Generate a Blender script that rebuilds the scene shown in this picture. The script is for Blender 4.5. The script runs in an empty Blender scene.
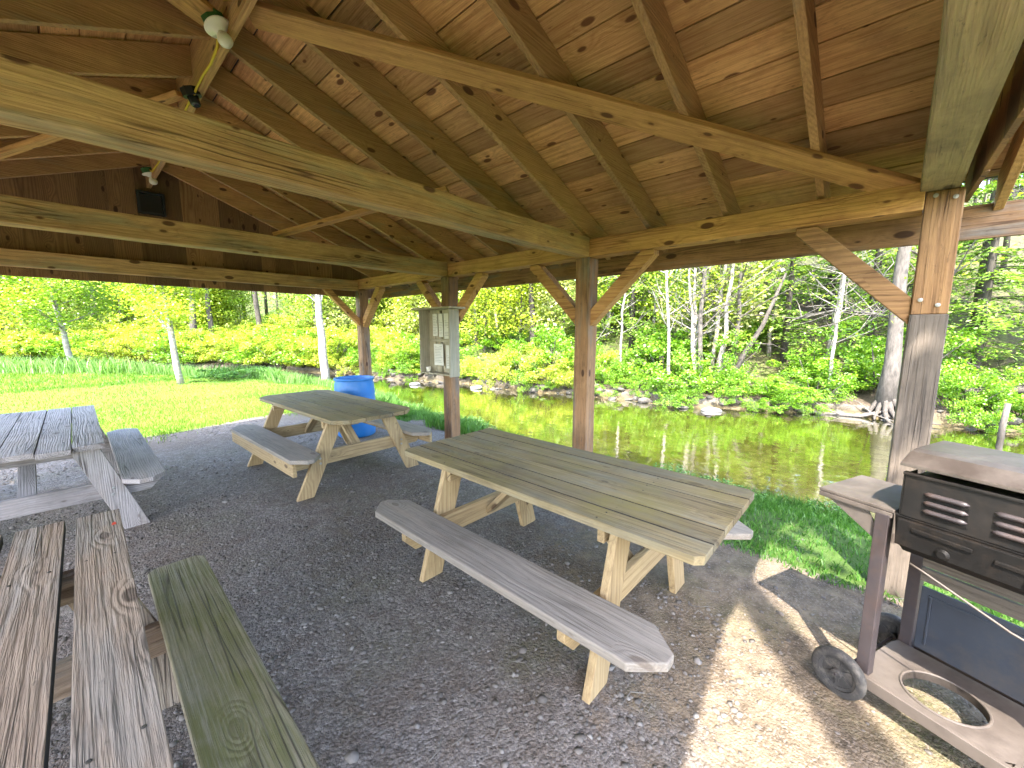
import bpy, bmesh, math, random
import numpy as np
from mathutils import Vector, Matrix
R = math.radians
rng = random.Random(7)
nr = np.random.default_rng(11)
scene = bpy.context.scene
COL = scene.collection

# ------------------------------------------------------------------ bookkeeping
def tag(o, label=None, cat=None, group=None, kind=None):
    if label: o['label'] = label
    if cat: o['category'] = cat
    if group: o['group'] = group
    if kind: o['kind'] = kind
    return o

def empty(name, loc=(0, 0, 0), rz=0.0):
    o = bpy.data.objects.new(name, None)
    o.empty_display_size = .1
    o.location = loc
    o.rotation_euler = (0, 0, rz)
    COL.objects.link(o)
    return o

def copy_tree(o, parent=None):
    c = o.copy()
    COL.objects.link(c)
    if parent: c.parent = parent
    for ch in list(o.children):
        copy_tree(ch, c)
    return c

# ------------------------------------------------------------------ node helpers
class NT:
    def __init__(self, name):
        self.m = bpy.data.materials.new(name)
        self.m.use_nodes = True
        self.t = self.m.node_tree
        self.t.nodes.clear()
        self.out = self.t.nodes.new('ShaderNodeOutputMaterial')
    def n(self, typ, ins=None, **kw):
        nd = self.t.nodes.new('ShaderNode' + typ)
        for k, v in kw.items(): setattr(nd, k, v)
        if ins:
            for k, v in ins.items():
                s = nd.inputs[k]
                if isinstance(v, bpy.types.NodeSocket): self.t.links.new(v, s)
                else: s.default_value = v
        return nd
    def math(self, op, a, b=None, c=None, clamp=False):
        nd = self.n('Math', operation=op); nd.use_clamp = clamp
        for i, v in enumerate((a, b, c)):
            if v is None: continue
            if isinstance(v, bpy.types.NodeSocket): self.t.links.new(v, nd.inputs[i])
            else: nd.inputs[i].default_value = v
        return nd.outputs[0]
    def vmath(self, op, a, b=None):
        nd = self.n('VectorMath', operation=op)
        for i, v in enumerate((a, b)):
            if v is None: continue
            if isinstance(v, bpy.types.NodeSocket): self.t.links.new(v, nd.inputs[i])
            else: nd.inputs[i].default_value = v
        return nd.outputs[0]
    def attr(self, name, out='Fac'):
        return self.n('Attribute', attribute_name=name).outputs[out]
    def noise(self, vec, scale, detail=3, rough=.55, dist=0.0):
        return self.n('TexNoise', {'Vector': vec, 'Scale': scale, 'Detail': detail, 'Roughness': rough, 'Distortion': dist}).outputs['Fac']
    def ramp(self, fac, stops):
        nd = self.n('ValToRGB', {'Fac': fac})
        e = nd.color_ramp.elements
        while len(e) < len(stops): e.new(.5)
        for i, (p, c) in enumerate(stops):
            e[i].position = p
            e[i].color = (c[0], c[1], c[2], 1) if isinstance(c, (tuple, list)) else (c, c, c, 1)
        return nd.outputs['Color']
    def mix(self, fac, a, b, blend='MIX'):
        nd = self.n('Mix', data_type='RGBA', blend_type=blend)
        for idx, v in ((0, fac), (6, a), (7, b)):
            s = nd.inputs[idx]
            if isinstance(v, bpy.types.NodeSocket): self.t.links.new(v, s)
            else: s.default_value = (v if idx == 0 else (*v[:3], 1))
        return nd.outputs[2]
    def maprange(self, v, a, b, c=0.0, d=1.0, smooth=False):
        nd = self.n('MapRange', {'Value': v, 'From Min': a, 'From Max': b, 'To Min': c, 'To Max': d})
        if smooth: nd.interpolation_type = 'SMOOTHSTEP'
        return nd.outputs[0]
    def bump(self, h, strength=.3, dist=.01, normal=None):
        ins = {'Height': h, 'Strength': strength, 'Distance': dist}
        if normal is not None: ins['Normal'] = normal
        return self.n('Bump', ins).outputs[0]
    def principled(self, color, rough=.8, normal=None, **kw):
        ins = {'Base Color': color if isinstance(color, bpy.types.NodeSocket) else (*color, 1), 'Roughness': rough}
        if normal is not None: ins['Normal'] = normal
        for k, v in kw.items(): ins[k.replace('_', ' ')] = v
        return self.n('BsdfPrincipled', ins).outputs[0]
    def finish(self, sh):
        self.t.links.new(sh, self.out.inputs['Surface'])
        return self.m

def wood(name, dark, light, grey=None, grey_amt=0.0, moss=0.0, moss_col=(.10, .11, .025), knots=1.0,
         rings=24, ring_amt=.55, bump=.35, tone=.35, rough=.82, stain=0.25, cracks=0.0, kn=.4, specks=.3):
    m = NT(name)
    gv = m.attr('gv', 'Vector')
    tn = m.attr('tone')
    # knots in the face plane
    gs = m.n('SeparateXYZ', {'Vector': gv})
    kv = m.vmath('MULTIPLY', m.n('CombineXYZ', {'X': gs.outputs[0], 'Y': m.math('ADD', gs.outputs[1], gs.outputs[2]), 'Z': 0.0}).outputs[0], (3.4, 7.5, 0.0))
    vor = m.n('TexVoronoi', {'Vector': kv, 'Scale': 1.0, 'Randomness': 1.0}, feature='F1', voronoi_dimensions='2D')
    kd = vor.outputs['Distance']
    kr = m.n('SeparateColor', {'Color': vor.outputs['Color']}).outputs[0]
    pull = m.math('MULTIPLY', m.maprange(kd, 0.0, .55, .05, 0.0, True), m.math('GREATER_THAN', kr, kn))
    wob = m.n('TexNoise', {'Vector': m.vmath('MULTIPLY', gv, (1.1, 6, 6)), 'Scale': 1.0, 'Detail': 2.0})
    off = m.vmath('MULTIPLY', m.vmath('SUBTRACT', wob.outputs['Color'], (.5, .5, .5)), (0, .06, .06))
    comb = m.n('CombineXYZ', {'X': 0.0, 'Y': pull, 'Z': pull}).outputs[0]
    v2 = m.vmath('ADD', m.vmath('ADD', m.vmath('MULTIPLY', gv, (.14, 1, 1)), off), comb)
    sep = m.n('SeparateXYZ', {'Vector': v2})
    rad = m.math('SQRT', m.math('ADD', m.math('MULTIPLY', sep.outputs[1], sep.outputs[1]), m.math('MULTIPLY', sep.outputs[2], sep.outputs[2])))
    ph = m.math('ADD', m.math('MULTIPLY', rad, 6.283 * rings * 3.2), m.math('MULTIPLY', sep.outputs[0], 9.0))
    ring = m.math('MULTIPLY_ADD', m.math('SINE', ph), .5, .5)
    ring = m.math('POWER', ring, 1.8)
    fib = m.maprange(m.math('ADD', m.math('MULTIPLY', m.noise(m.vmath('MULTIPLY', gv, (5, 150, 150)), 1.0, 3, .6), .55), m.math('MULTIPLY', m.noise(m.vmath('MULTIPLY', m.vmath('ADD', gv, off), (1.6, 42, 42)), 1.0, 4, .65), .45)), .34, .66)
    big = m.noise(m.vmath('MULTIPLY', gv, (1.6, 5, 5)), 1.0, 3, .6)
    f = m.math('ADD', m.math('MULTIPLY', ring, ring_amt), m.math('MULTIPLY', fib, 1 - ring_amt))
    f = m.math('ADD', f, m.math('MULTIPLY', m.math('SUBTRACT', big, .5), .9), clamp=True)
    col = m.mix(f, light, dark)
    if grey:
        gm = m.maprange(m.noise(m.vmath('MULTIPLY', gv, (1.2, 9, 9)), 1.0, 4, .65), .62 - grey_amt * .5, .78 - grey_amt * .5)
        col = m.mix(gm, col, m.mix(f, grey, [c * .55 for c in grey]))
    # weather stains
    st = m.maprange(m.noise(m.n('NewGeometry').outputs['Position'], 2.3, 5, .65), .55, .75, 0, stain)
    col = m.mix(st, col, [c * .45 for c in dark])
    col = m.mix(1.0, col, m.ramp(tn, [(0, 1 - tone), (1, 1 + tone * .35)]), 'MULTIPLY')
    if specks:
        sp = m.noise(m.vmath('MULTIPLY', gv, (14, 60, 60)), 1.0, 5, .75)
        col = m.mix(m.math('MULTIPLY', m.maprange(sp, .60, .72), specks), col, [c * .4 for c in dark])
        gri = m.noise(m.vmath('MULTIPLY', gv, (6, 9, 9)), 1.0, 6, .7)
        col = m.mix(m.math('MULTIPLY', m.maprange(gri, .5, .7), specks * .45), col, [c * .6 for c in dark])
    # knots
    ks = m.maprange(kr, kn, 1.0, 0.02, .17)
    km = m.math('MULTIPLY', m.maprange(m.math('SUBTRACT', kd, ks), -.035, .03, 1.0, 0.0, True), m.math('GREATER_THAN', kr, kn))
    km = m.math('MULTIPLY', km, min(.95, knots * .92))
    col = m.mix(km, col, (dark[0] * .28, dark[1] * .2, dark[2] * .16))
    if moss > 0:
        pos = m.n('NewGeometry').outputs['Position']
        mm = m.math('MULTIPLY', m.maprange(m.noise(pos, 3.1, 5, .65), .62 - moss * .45, .85 - moss * .35), m.maprange(fib, .3, .6, .5, 1))
        up = m.n('SeparateXYZ', {'Vector': m.n('NewGeometry').outputs['Normal']}).outputs[2]
        mm = m.math('MULTIPLY', mm, m.maprange(up, .3, .8))
        col = m.mix(m.math('MULTIPLY', mm, .85), col, moss_col)
    h = m.math('ADD', m.math('MULTIPLY', ring, .4), m.math('MULTIPLY', fib, .8))
    if cracks > 0:
        cv = m.vmath('MULTIPLY', gv, (.75, 30, 30))
        cr = m.n('TexVoronoi', {'Vector': m.vmath('ADD', cv, m.vmath('MULTIPLY', off, (1, 18, 18))), 'Scale': 1.0}, feature='DISTANCE_TO_EDGE').outputs['Distance']
        cm = m.math('MULTIPLY', m.maprange(cr, .0, .055, 1.0, 0.0), m.maprange(big, .48, .62))
        cm = m.math('MULTIPLY', cm, cracks)
        col = m.mix(cm, col, (dark[0] * .25, dark[1] * .22, dark[2] * .2))
        h = m.math('SUBTRACT', h, m.math('MULTIPLY', cm, 1.2))
    nrm = m.bump(h, bump, .006)
    return m.finish(m.principled(col, rough, nrm))

def plain(name, col, rough=.6, metal=0.0, var=.2, scale=14, bump=.1, dirt=None, dirt_amt=.5, spec=.5):
    m = NT(name)
    p = m.n('TexCoord').outputs['Object']
    a = m.noise(p, scale, 4, .6)
    c = m.mix(a, [x * (1 - var) for x in col], [min(1, x * (1 + var)) for x in col])
    if dirt:
        dm = m.maprange(m.noise(p, scale * .55, 6, .7), .48, .68, 0, dirt_amt)
        c = m.mix(dm, c, dirt)
    r = m.maprange(a, .3, .7, max(0, rough - .1), min(1, rough + .1))
    return m.finish(m.principled(c, r, m.bump(m.noise(p, scale * 9, 3), bump, .003), Metallic=metal, Specular_IOR_Level=spec))

def leafmat(name, c1, c2, trans=.4, c3=None):
    m = NT(name)
    t = m.attr('tone')
    stops = [(0, c1), (1, c2)] if c3 is None else [(0, c1), (.55, c2), (1, c3)]
    c = m.ramp(t, stops)
    d = m.n('BsdfDiffuse', {'Color': c}).outputs[0]
    tr = m.n('BsdfTranslucent', {'Color': m.mix(1.0, c, (1.0, 1.0, .55), 'MULTIPLY')}).outputs[0]
    ms = m.n('MixShader', {'Fac': trans, 1: d, 2: tr}).outputs[0]
    gl = m.n('BsdfGlossy', {'Color': (1, 1, 1, 1), 'Roughness': .45}).outputs[0]
    ms = m.n('MixShader', {'Fac': .035, 1: ms, 2: gl}).outputs[0]
    return m.finish(ms)

# ------------------------------------------------------------------ mesh builder
class MB:
    """collects boards, tubes and plates into one mesh; each board carries grain coordinates and a tone"""
    def __init__(self):
        self.v, self.f, self.g, self.t, self.mi = [], [], [], [], []
    def face(self, idx, gv, tone, mi=0):
        self.f.append(idx); self.g.append(gv); self.t.append(tone); self.mi.append(mi)
    def prism(self, outline, thick, M=None, tone=None, mi=0, jit=0.0, grime=()):
        """outline: (l, w) points, extruded 0..thick along local z; M places it"""
        M = M or Matrix()
        tone = rng.random() if tone is None else tone
        o = Vector((rng.uniform(0, 40), rng.uniform(-.12, .12), rng.choice((-1, 1)) * rng.uniform(.01, .1)))
        wmid = sum(p[1] for p in outline) / len(outline)
        n = len(outline); b = len(self.v)
        loc = [Vector((p[0], p[1], z)) for z in (0, thick) for p in outline]
        for q in loc:
            j = Vector((rng.uniform(-jit, jit), rng.uniform(-jit, jit), rng.uniform(-jit, jit))) if jit else Vector()
            self.v.append(M @ (q + j))
        gg = [Vector((q.x, q.y - wmid, q.z)) + o for q in loc]
        area = sum(outline[i][0] * outline[(i + 1) % n][1] - outline[(i + 1) % n][0] * outline[i][1] for i in range(n))
        flip = area < 0
        def add(ids, mm=mi):
            if flip: ids = ids[::-1]
            self.face([b + i for i in ids], [gg[i] for i in ids], tone, mm)
        add(list(range(n))[::-1]); add([n + i for i in range(n)])
        for i in range(n):
            k = (i + 1) % n
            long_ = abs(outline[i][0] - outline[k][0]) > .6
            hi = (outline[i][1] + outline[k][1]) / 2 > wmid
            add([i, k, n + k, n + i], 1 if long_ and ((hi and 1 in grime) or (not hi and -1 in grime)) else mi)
    def beam(self, p0, p1, w, t, up=(0, 0, 1), tone=None, seg=None, jit=.0012, mi=0):
        """bar from p0 to p1; w across, t along up; subdivided and a little uneven"""
        p0, p1 = Vector(p0), Vector(p1)
        d = p1 - p0; L = d.length; d.normalize()
        s = Vector(up).cross(d).normalized(); u = d.cross(s)
        n = seg or max(1, int(L / .35))
        tone = rng.random() if tone is None else tone
        o = Vector((rng.uniform(0, 40), rng.uniform(-.08, .08), rng.choice((-1, 1)) * rng.uniform(.0, .09)))
        c = [(-w / 2, -t / 2), (w / 2, -t / 2), (w / 2, t / 2), (-w / 2, t / 2)]
        b = len(self.v); G = []
        for i in range(n + 1):
            q = p0 + d * (L * i / n)
            jx, jy = rng.uniform(-jit, jit), rng.uniform(-jit, jit)
            for a, e in c:
                self.v.append(q + s * (a + jx + rng.uniform(-jit, jit)) + u * (e + jy + rng.uniform(-jit, jit)))
                G.append(Vector((L * i / n, a, e)) + o)
        for i in range(n):
            for k in range(4):
                a0, a1 = 4 * i + k, 4 * i + (k + 1) % 4
                ids = [a0, a1, a1 + 4, a0 + 4]
                self.face([b + x for x in ids[::-1]], [G[x] for x in ids[::-1]], tone, mi)
        ids = [0, 1, 2, 3]; self.face([b + x for x in ids], [G[x] for x in ids], tone, mi)
        ids = [4 * n + 3, 4 * n + 2, 4 * n + 1, 4 * n]; self.face([b + x for x in ids], [G[x] for x in ids], tone, mi)
    def tube(self, pts, radii, sides=8, tone=.5, mi=0, cap=True):
        b = len(self.v); n = len(pts)
        pts = [Vector(p) for p in pts]
        if not hasattr(radii, '__len__'): radii = [radii] * n
        prev = None
        for i, p in enumerate(pts):
            d = (pts[min(i + 1, n - 1)] - pts[max(i - 1, 0)]).normalized()
            if prev is None:
                s = d.cross(Vector((0, 0, 1)) if abs(d.z) < .9 else Vector((1, 0, 0))).normalized()
            else:
                s = (prev - d * prev.dot(d)).normalized()
            prev = s; u = d.cross(s)
            for k in range(sides):
                a = 2 * math.pi * k / sides
                self.v.append(p + (s * math.cos(a) + u * math.sin(a)) * radii[i])
        acc = 0
        for i in range(n - 1):
            l = (pts[i + 1] - pts[i]).length
            for k in range(sides):
                k2 = (k + 1) % sides
                ids = [b + i * sides + k, b + i * sides + k2, b + (i + 1) * sides + k2, b + (i + 1) * sides + k]
                w0, w1 = k / sides, (k + 1) / sides
                self.face(ids, [Vector((acc, w0, 0)), Vector((acc, w1, 0)), Vector((acc + l, w1, 0)), Vector((acc + l, w0, 0))], tone, mi)
            acc += l
        if cap:
            ids = [b + k for k in range(sides)][::-1]; self.face(ids, [Vector()] * sides, tone, mi)
            ids = [b + (n - 1) * sides + k for k in range(sides)]; self.face(ids, [Vector()] * sides, tone, mi)
    def lathe(self, prof, center, sides=32, M=None, tone=.5, mi=0):
        """prof: (r, z) points; closed ends when r == 0"""
        M = M or Matrix.Translation(Vector(center)); b = len(self.v); n = len(prof)
        for r, z in prof:
            for k in range(sides):
                a = 2 * math.pi * k / sides
                self.v.append(M @ Vector((r * math.cos(a), r * math.sin(a), z)))
        for i in range(n - 1):
            for k in range(sides):
                k2 = (k + 1) % sides
                ids = [b + i * sides + k, b + i * sides + k2, b + (i + 1) * sides + k2, b + (i + 1) * sides + k]
                self.face(ids, [Vector()] * 4, tone, mi)
    def poly(self, pts, tone=.5, mi=0):
        b = len(self.v); self.v += [Vector(p) for p in pts]
        self.face(list(range(b, b + len(pts))), [Vector(p) for p in pts], tone, mi)
    def build(self, name, mats, parent=None, bevel=0.0, smooth=False, M=None):
        me = bpy.data.meshes.new(name)
        vs = self.v if M is None else [M @ v for v in self.v]
        me.from_pydata([tuple(v) for v in vs], [], self.f)
        ga = me.attributes.new('gv', 'FLOAT_VECTOR', 'CORNER')
        ga.data.foreach_set('vector', np.array([c for g in self.g for c in g], dtype=np.float32).ravel())
        ta = me.attributes.new('tone', 'FLOAT', 'FACE')
        ta.data.foreach_set('value', np.array(self.t, dtype=np.float32))
        mats = mats if isinstance(mats, (list, tuple)) else [mats]
        for m in mats: me.materials.append(m)
        me.polygons.foreach_set('material_index', self.mi)
        if smooth: me.polygons.foreach_set('use_smooth', [True] * len(me.polygons))
        me.validate()
        o = bpy.data.objects.new(name, me)
        COL.objects.link(o)
        if parent: o.parent = parent
        if bevel:
            b = o.modifiers.new('bevel', 'BEVEL'); b.width = bevel; b.segments = 2; b.limit_method = 'ANGLE'; b.angle_limit = R(40)
            b.harden_normals = False
        return o

def raw_mesh(name, V, F, mat, tone=None, parent=None, smooth=False):
    """V (n,3), F (m,k) numpy; tone per face"""
    me = bpy.data.meshes.new(name)
    n, m, k = len(V), len(F), F.shape[1]
    me.vertices.add(n); me.vertices.foreach_set('co', V.astype(np.float32).ravel())
    me.loops.add(m * k); me.loops.foreach_set('vertex_index', F.astype(np.int32).ravel())
    me.polygons.add(m); me.polygons.foreach_set('loop_start', np.arange(0, m * k, k, dtype=np.int32))
    me.polygons.foreach_set('loop_total', np.full(m, k, dtype=np.int32))
    if smooth: me.polygons.foreach_set('use_smooth', np.ones(m, dtype=bool))
    me.update(calc_edges=True)
    if tone is not None:
        a = me.attributes.new('tone', 'FLOAT', 'FACE'); a.data.foreach_set('value', np.asarray(tone, dtype=np.float32))
    me.materials.append(mat)
    if name is None: return me
    o = bpy.data.objects.new(name, me); COL.objects.link(o)
    if parent: o.parent = parent
    return o

def leaves_vf(C, size, aspect=1.6, flat=0.0, dirs=None):
    """kite-shaped leaf quads round the centres C"""
    n = len(C)
    nrm = nr.normal(size=(n, 3)); nrm[:, 2] = np.abs(nrm[:, 2]) + flat
    nrm /= np.linalg.norm(nrm, axis=1)[:, None]
    if dirs is None: dirs = nr.normal(size=(n, 3))
    u = dirs - nrm * np.sum(dirs * nrm, axis=1)[:, None]
    u /= np.linalg.norm(u, axis=1)[:, None] + 1e-9
    w = np.cross(nrm, u)
    s = (size * nr.uniform(.6, 1.35, n))[:, None]
    fold = nrm * s * .12
    V = np.stack([C - u * s * .5, C + w * s * .5 / aspect + fold + u * s * .05, C + u * s * .55, C - w * s * .5 / aspect + fold + u * s * .05], 1).reshape(-1, 3)
    F = np.arange(4 * n).reshape(n, 4)
    return V, F

def sm(a, b, x):
    t = np.clip((x - a) / (b - a), 0, 1)
    return t * t * (3 - 2 * t)

# ------------------------------------------------------------------ materials
M_CEIL = wood('ceiling_pine', (.44, .205, .072), (.86, .525, .235), knots=1.0, rings=10, tone=.48, stain=.5, ring_amt=.22, bump=.5, kn=.70, specks=.85)
M_RAFT = wood('rafter_lumber', (.30, .15, .06), (.62, .37, .165), grey=(.42, .32, .2), grey_amt=.1, knots=1.0, tone=.28, stain=.35, ring_amt=.25, kn=.62, specks=.6, bump=.5)
M_BEAM = wood('hewn_beam', (.36, .195, .08), (.74, .475, .22), grey=(.5, .40, .23), grey_amt=.25, knots=1.0, tone=.15, stain=.25, cracks=.9, rings=8, ring_amt=.22, bump=.7, kn=.66, specks=.7)
M_POST = wood('post_timber', (.17, .085, .038), (.38, .21, .10), grey=(.23, .19, .155), grey_amt=.25, knots=1.0, tone=.2, cracks=.9, stain=.4, ring_amt=.22, rings=10, kn=.68, specks=.8, bump=.6)
M_PLATE = wood('plate_timber', (.34, .155, .052), (.68, .385, .145), knots=1.0, tone=.2, stain=.3, cracks=.7, rings=9, ring_amt=.28, kn=.62, specks=.7, bump=.5)
M_GREYP = wood('weathered_post', (.075, .058, .045), (.155, .122, .095), knots=.8, tone=.1, cracks=.9, stain=.7, ring_amt=.2, rings=9, kn=.75, specks=.8, bump=.6)
M_EXT = wood('new_post_timber', (.17, .08, .03), (.40, .22, .09), knots=1.0, tone=.1, stain=.4, cracks=.8, rings=9, ring_amt=.3, kn=.7, specks=.8, bump=.5)
M_TIE = wood('lichened_beam', (.16, .115, .058), (.46, .33, .185), grey=(.38, .295, .165), grey_amt=.45, knots=.8, tone=.1, stain=.6, cracks=.5, rings=12, ring_amt=.4, bump=.8, kn=.85, specks=.9)
M_SIDING = wood('siding_board', (.19, .092, .042), (.40, .22, .10), knots=1.0, tone=.5, stain=.4, kn=.6, specks=.5)
M_TAN = wood('treated_pine', (.23, .15, .07), (.43, .305, .155), knots=.9, tone=.15, stain=.2, rings=12, cracks=.4, ring_amt=.3, kn=.72, specks=.4)
M_TANTOP = wood('weathered_tabletop', (.155, .107, .05), (.32, .24, .12), grey=(.28, .235, .15), grey_amt=.3, moss=.36, moss_col=(.205, .16, .042), knots=.6, tone=.36, stain=.5, cracks=.7, ring_amt=.25, rings=14, kn=.8, specks=.6, bump=.5)
M_BENCH = wood('grey_bench', (.19, .15, .115), (.30, .245, .19), grey=(.30, .255, .21), grey_amt=.6, knots=.5, tone=.1, stain=.35, cracks=.6, ring_amt=.25, kn=.85, specks=.5)
M_GRIME = plain('grimy_gap', (.035, .028, .02), .95)  # near-black brown for tabletop plank sides facing a gap, and screw heads
M_GREY = wood('silvered_wood', (.20, .165, .15), (.36, .31, .285), grey=(.37, .33, .32), grey_amt=.6, knots=.6, tone=.15, stain=.4, cracks=1.0, ring_amt=.25, kn=.75, specks=.6, bump=.6)
M_OLD = wood('eroded_plank', (.15, .092, .056), (.36, .25, .165), grey=(.33, .26, .20), grey_amt=.35, knots=.8, tone=.1, stain=.35, rings=9, ring_amt=.22, bump=1.0, cracks=.8, kn=.88, specks=.6)
M_MOSSY = wood('mossy_plank', (.19, .155, .10), (.36, .30, .20), grey=(.38, .33, .25), grey_amt=.3, moss=.8, moss_col=(.14, .135, .034), knots=.4, tone=.1, stain=.35, bump=.8, cracks=.9, ring_amt=.16, kn=.93, specks=.6)
M_BOX = wood('grey_box_wood', (.27, .225, .15), (.48, .40, .28), grey=(.45, .41, .31), grey_amt=.6, knots=.8, tone=.2, stain=.3, ring_amt=.25, kn=.8, specks=.5)
M_ROOFING = plain('roof_shingle', (.09, .085, .08), .9)
M_BLUE = plain('barrel_plastic', (.012, .15, .46), .42, var=.2, scale=5, bump=.04, dirt=(.10, .20, .36), dirt_amt=.45)
M_BLUED = plain('barrel_inside', (.008, .06, .2), .6)
M_STEEL = plain('worn_steel', (.042, .034, .036), .45, .3, .4, 9, .15, (.085, .05, .035), .5)
M_SHELF = plain('faded_shelf', (.085, .068, .057), .55, .1, .3, 7, .1, (.035, .026, .021), .75)
M_LID = plain('rusty_lid', (.05, .038, .031), .42, .4, .4, 6, .1, (.12, .10, .085), .7)
M_SOOT = plain('sooty_steel', (.007, .006, .0055), .55, .2, .5, 16, .3, (.028, .019, .013), .6, spec=.2)
M_PANEL = plain('grill_panel', (.010, .0085, .008), .5, .25, .5, 8, .2, (.034, .024, .018), .6, spec=.35)
M_BPANEL = plain('blue_panel', (.030, .036, .049), .5, .1, .35, 6, .1, (.07, .058, .048), .8)
M_RUBBER = plain('tyre_rubber', (.03, .028, .027), .85, 0, .3, 30, .3, (.14, .12, .10), .6)
M_WHITE = plain('porcelain', (.78, .74, .66), .3, 0, .05)
M_GREENBOX = plain('green_box', (.03, .11, .03), .5)
M_YELLOW = plain('yellow_cable', (.62, .45, .03), .5, 0, .1)
M_BLACK = plain('black_plastic', (.012, .012, .013), .45)
M_BLACK2 = plain('dark_glass', (.03, .032, .035), .15)
M_PAPER = plain('paper_sheet', (.62, .60, .56), .8, 0, .06, 30, .05)
M_INK = plain('print_grey', (.22, .22, .22), .8)
M_SCREW = plain('screw_metal', (.30, .29, .27), .4, .8)
M_RED = plain('red_tag', (.65, .04, .02), .6)
M_ROCK = plain('river_rock', (.075, .066, .056), .85, 0, .4, 5, .5, (.03, .032, .02), .6)
M_PALE = plain('pale_rock', (.16, .152, .145), .8, 0, .15, 5, .4)

def bark(name, c1, c2, scale=6, patches=None):
    m = NT(name)
    p = m.n('TexCoord').outputs['Object']
    v = m.vmath('MULTIPLY', p, (scale, scale, scale * .3))
    a = m.noise(v, 3.0, 5, .65)
    c = m.mix(m.maprange(a, .3, .7), c1, c2)
    if patches:
        b = m.maprange(m.noise(m.vmath('MULTIPLY', p, (2, 2, 6)), 2.0, 3), .52, .62)
        c = m.mix(b, c, patches)
    return m.finish(m.principled(c, .9, m.bump(a, .6, .02)))
M_BARK = bark('grey_bark', (.038, .032, .027), (.125, .106, .09))
M_BARKP = bark('pale_bark', (.15, .128, .11), (.30, .265, .235), 5, (.36, .33, .30))
M_BARKD = bark('dark_bark', (.03, .025, .02), (.085, .07, .058))
M_DEAD = bark('dead_wood', (.07, .06, .051), (.165, .145, .125))
M_LEAF_BUSH = leafmat('bush_leaf', (.08, .19, .012), (.165, .35, .02), .5, (.31, .47, .04))
M_LEAF_YEL = leafmat('young_leaf', (.20, .29, .02), (.35, .44, .035), .5, (.50, .54, .09))
M_LEAF_TREE = leafmat('maple_leaf', (.12, .24, .018), (.25, .40, .03), .5, (.42, .52, .08))
M_NEEDLE = leafmat('hemlock_needle', (.10, .19, .03), (.22, .37, .06), .4, (.42, .56, .18))
M_GRASS = leafmat('lawn_blade', (.072, .165, .011), (.132, .235, .016), .4, (.225, .285, .05))
M_BGRASS = leafmat('bank_blade', (.045, .14, .02), (.10, .24, .03), .45, (.24, .40, .12))
M_FAR = leafmat('far_leaf', (.20, .26, .07), (.36, .41, .11), .5, (.56, .55, .32))

# ------------------------------------------------------------------ terrain
NY = np.array([-60, -20, -8, -4, 0, 3, 6, 8.5, 12, 15, 18, 22, 26, 30, 36, 60, 130.])
NX = np.array([9, 6.8, 6.1, 5.8, 5.55, 5.35, 5.6, 5.95, 6.2, 5.4, 4.0, 1.8, -1.2, -6, -14, -50, -150.])
FY = np.array([-60, -20, -8, -4, -.5, 1.4, 3.7, 6.8, 10.4, 14.4, 19.2, 23, 27, 31, 35, 42, 60, 130.])
FX = np.array([18, 15.2, 14.2, 13.9, 13.4, 12.8, 12.0, 11.2, 10.7, 9.9, 9.0, 7.6, 5.3, 2, -3, -12, -40, -150.])
WATER = -.60
def near_x(y): return np.interp(y, NY, NX) + .18 * np.sin(y * 1.3) + .1 * np.sin(y * 3.1 + 1)
def far_x(y): return np.interp(y, FY, FX) + .22 * np.sin(y * 1.05 + .6) + .13 * np.sin(y * 2.7)
def fbm(x, y, s, seed=0):
    r = np.random.default_rng(seed); out = np.zeros_like(x)
    for i in range(5):
        a, b, p, q = r.uniform(0, 6.28, 4)
        k = s * 1.9 ** i
        out += (np.sin(k * (x * math.cos(a) + y * math.sin(a)) + p) * np.sin(k * (x * math.cos(b) + y * math.sin(b)) * 1.1 + q)) / 1.7 ** i
    return out * .5
def terrain(x, y):
    x = np.asarray(x, float); y = np.asarray(y, float)
    sn = near_x(y) - x
    sf = x - far_x(y)
    zn = -1.0 + .42 * sm(-1.6, -.1, sn) + .1 * sm(-.1, .15, sn) + .48 * sm(0.0, 1.9, sn)
    hill = (.50 - .34 * sm(4, 22, y)) * np.clip(sf - 3.2, 0, None)
    hill = 24 * (1 - np.exp(-hill / 24))
    zf = -1.0 + .40 * sm(-1.3, -.1, sf) + .30 * sm(-.08, .3, sf) + .42 * sm(.3, 3.5, sf) + hill + sm(.5, 4, sf) * .25 * fbm(x, y, .45, 5)
    z = np.where(sn > -2.6, zn, np.where(sf > -2.6, zf, -1.0))
    z = np.maximum(z, -1.0) if False else z
    inside = (sm(-2.6, -2.2, x) * sm(5.2, 4.2, x) * sm(-2, 0, y) * sm(9, 8, y))
    z = z + np.where(sn > 0, .025 * fbm(x, y, 1.1, 2) * (1 - .4 * inside), .03 * fbm(x, y, 2.0, 3))
    return z
def zt(x, y): return float(terrain(np.array([x]), np.array([y]))[0])

xs = np.concatenate([np.linspace(-140, -14, 32)[:-1], np.linspace(-14, -1.5, 60)[:-1], np.linspace(-1.5, 7.5, 110)[:-1], np.linspace(7.5, 17, 90)[:-1], np.linspace(17, 45, 50)[:-1], np.linspace(45, 160, 25)])
ys = np.concatenate([np.linspace(-140, -14, 30)[:-1], np.linspace(-14, -1, 70)[:-1], np.linspace(-1, 9, 120)[:-1], np.linspace(9, 30, 120)[:-1], np.linspace(30, 60, 50)[:-1], np.linspace(60, 200, 30)])
GX, GY = np.meshgrid(xs, ys)
GZ = terrain(GX, GY)
nx_, ny_ = len(xs), len(ys)
idx = np.arange(nx_ * ny_).reshape(ny_, nx_)
F = np.stack([idx[:-1, :-1], idx[:-1, 1:], idx[1:, 1:], idx[1:, :-1]], -1).reshape(-1, 4)

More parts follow.
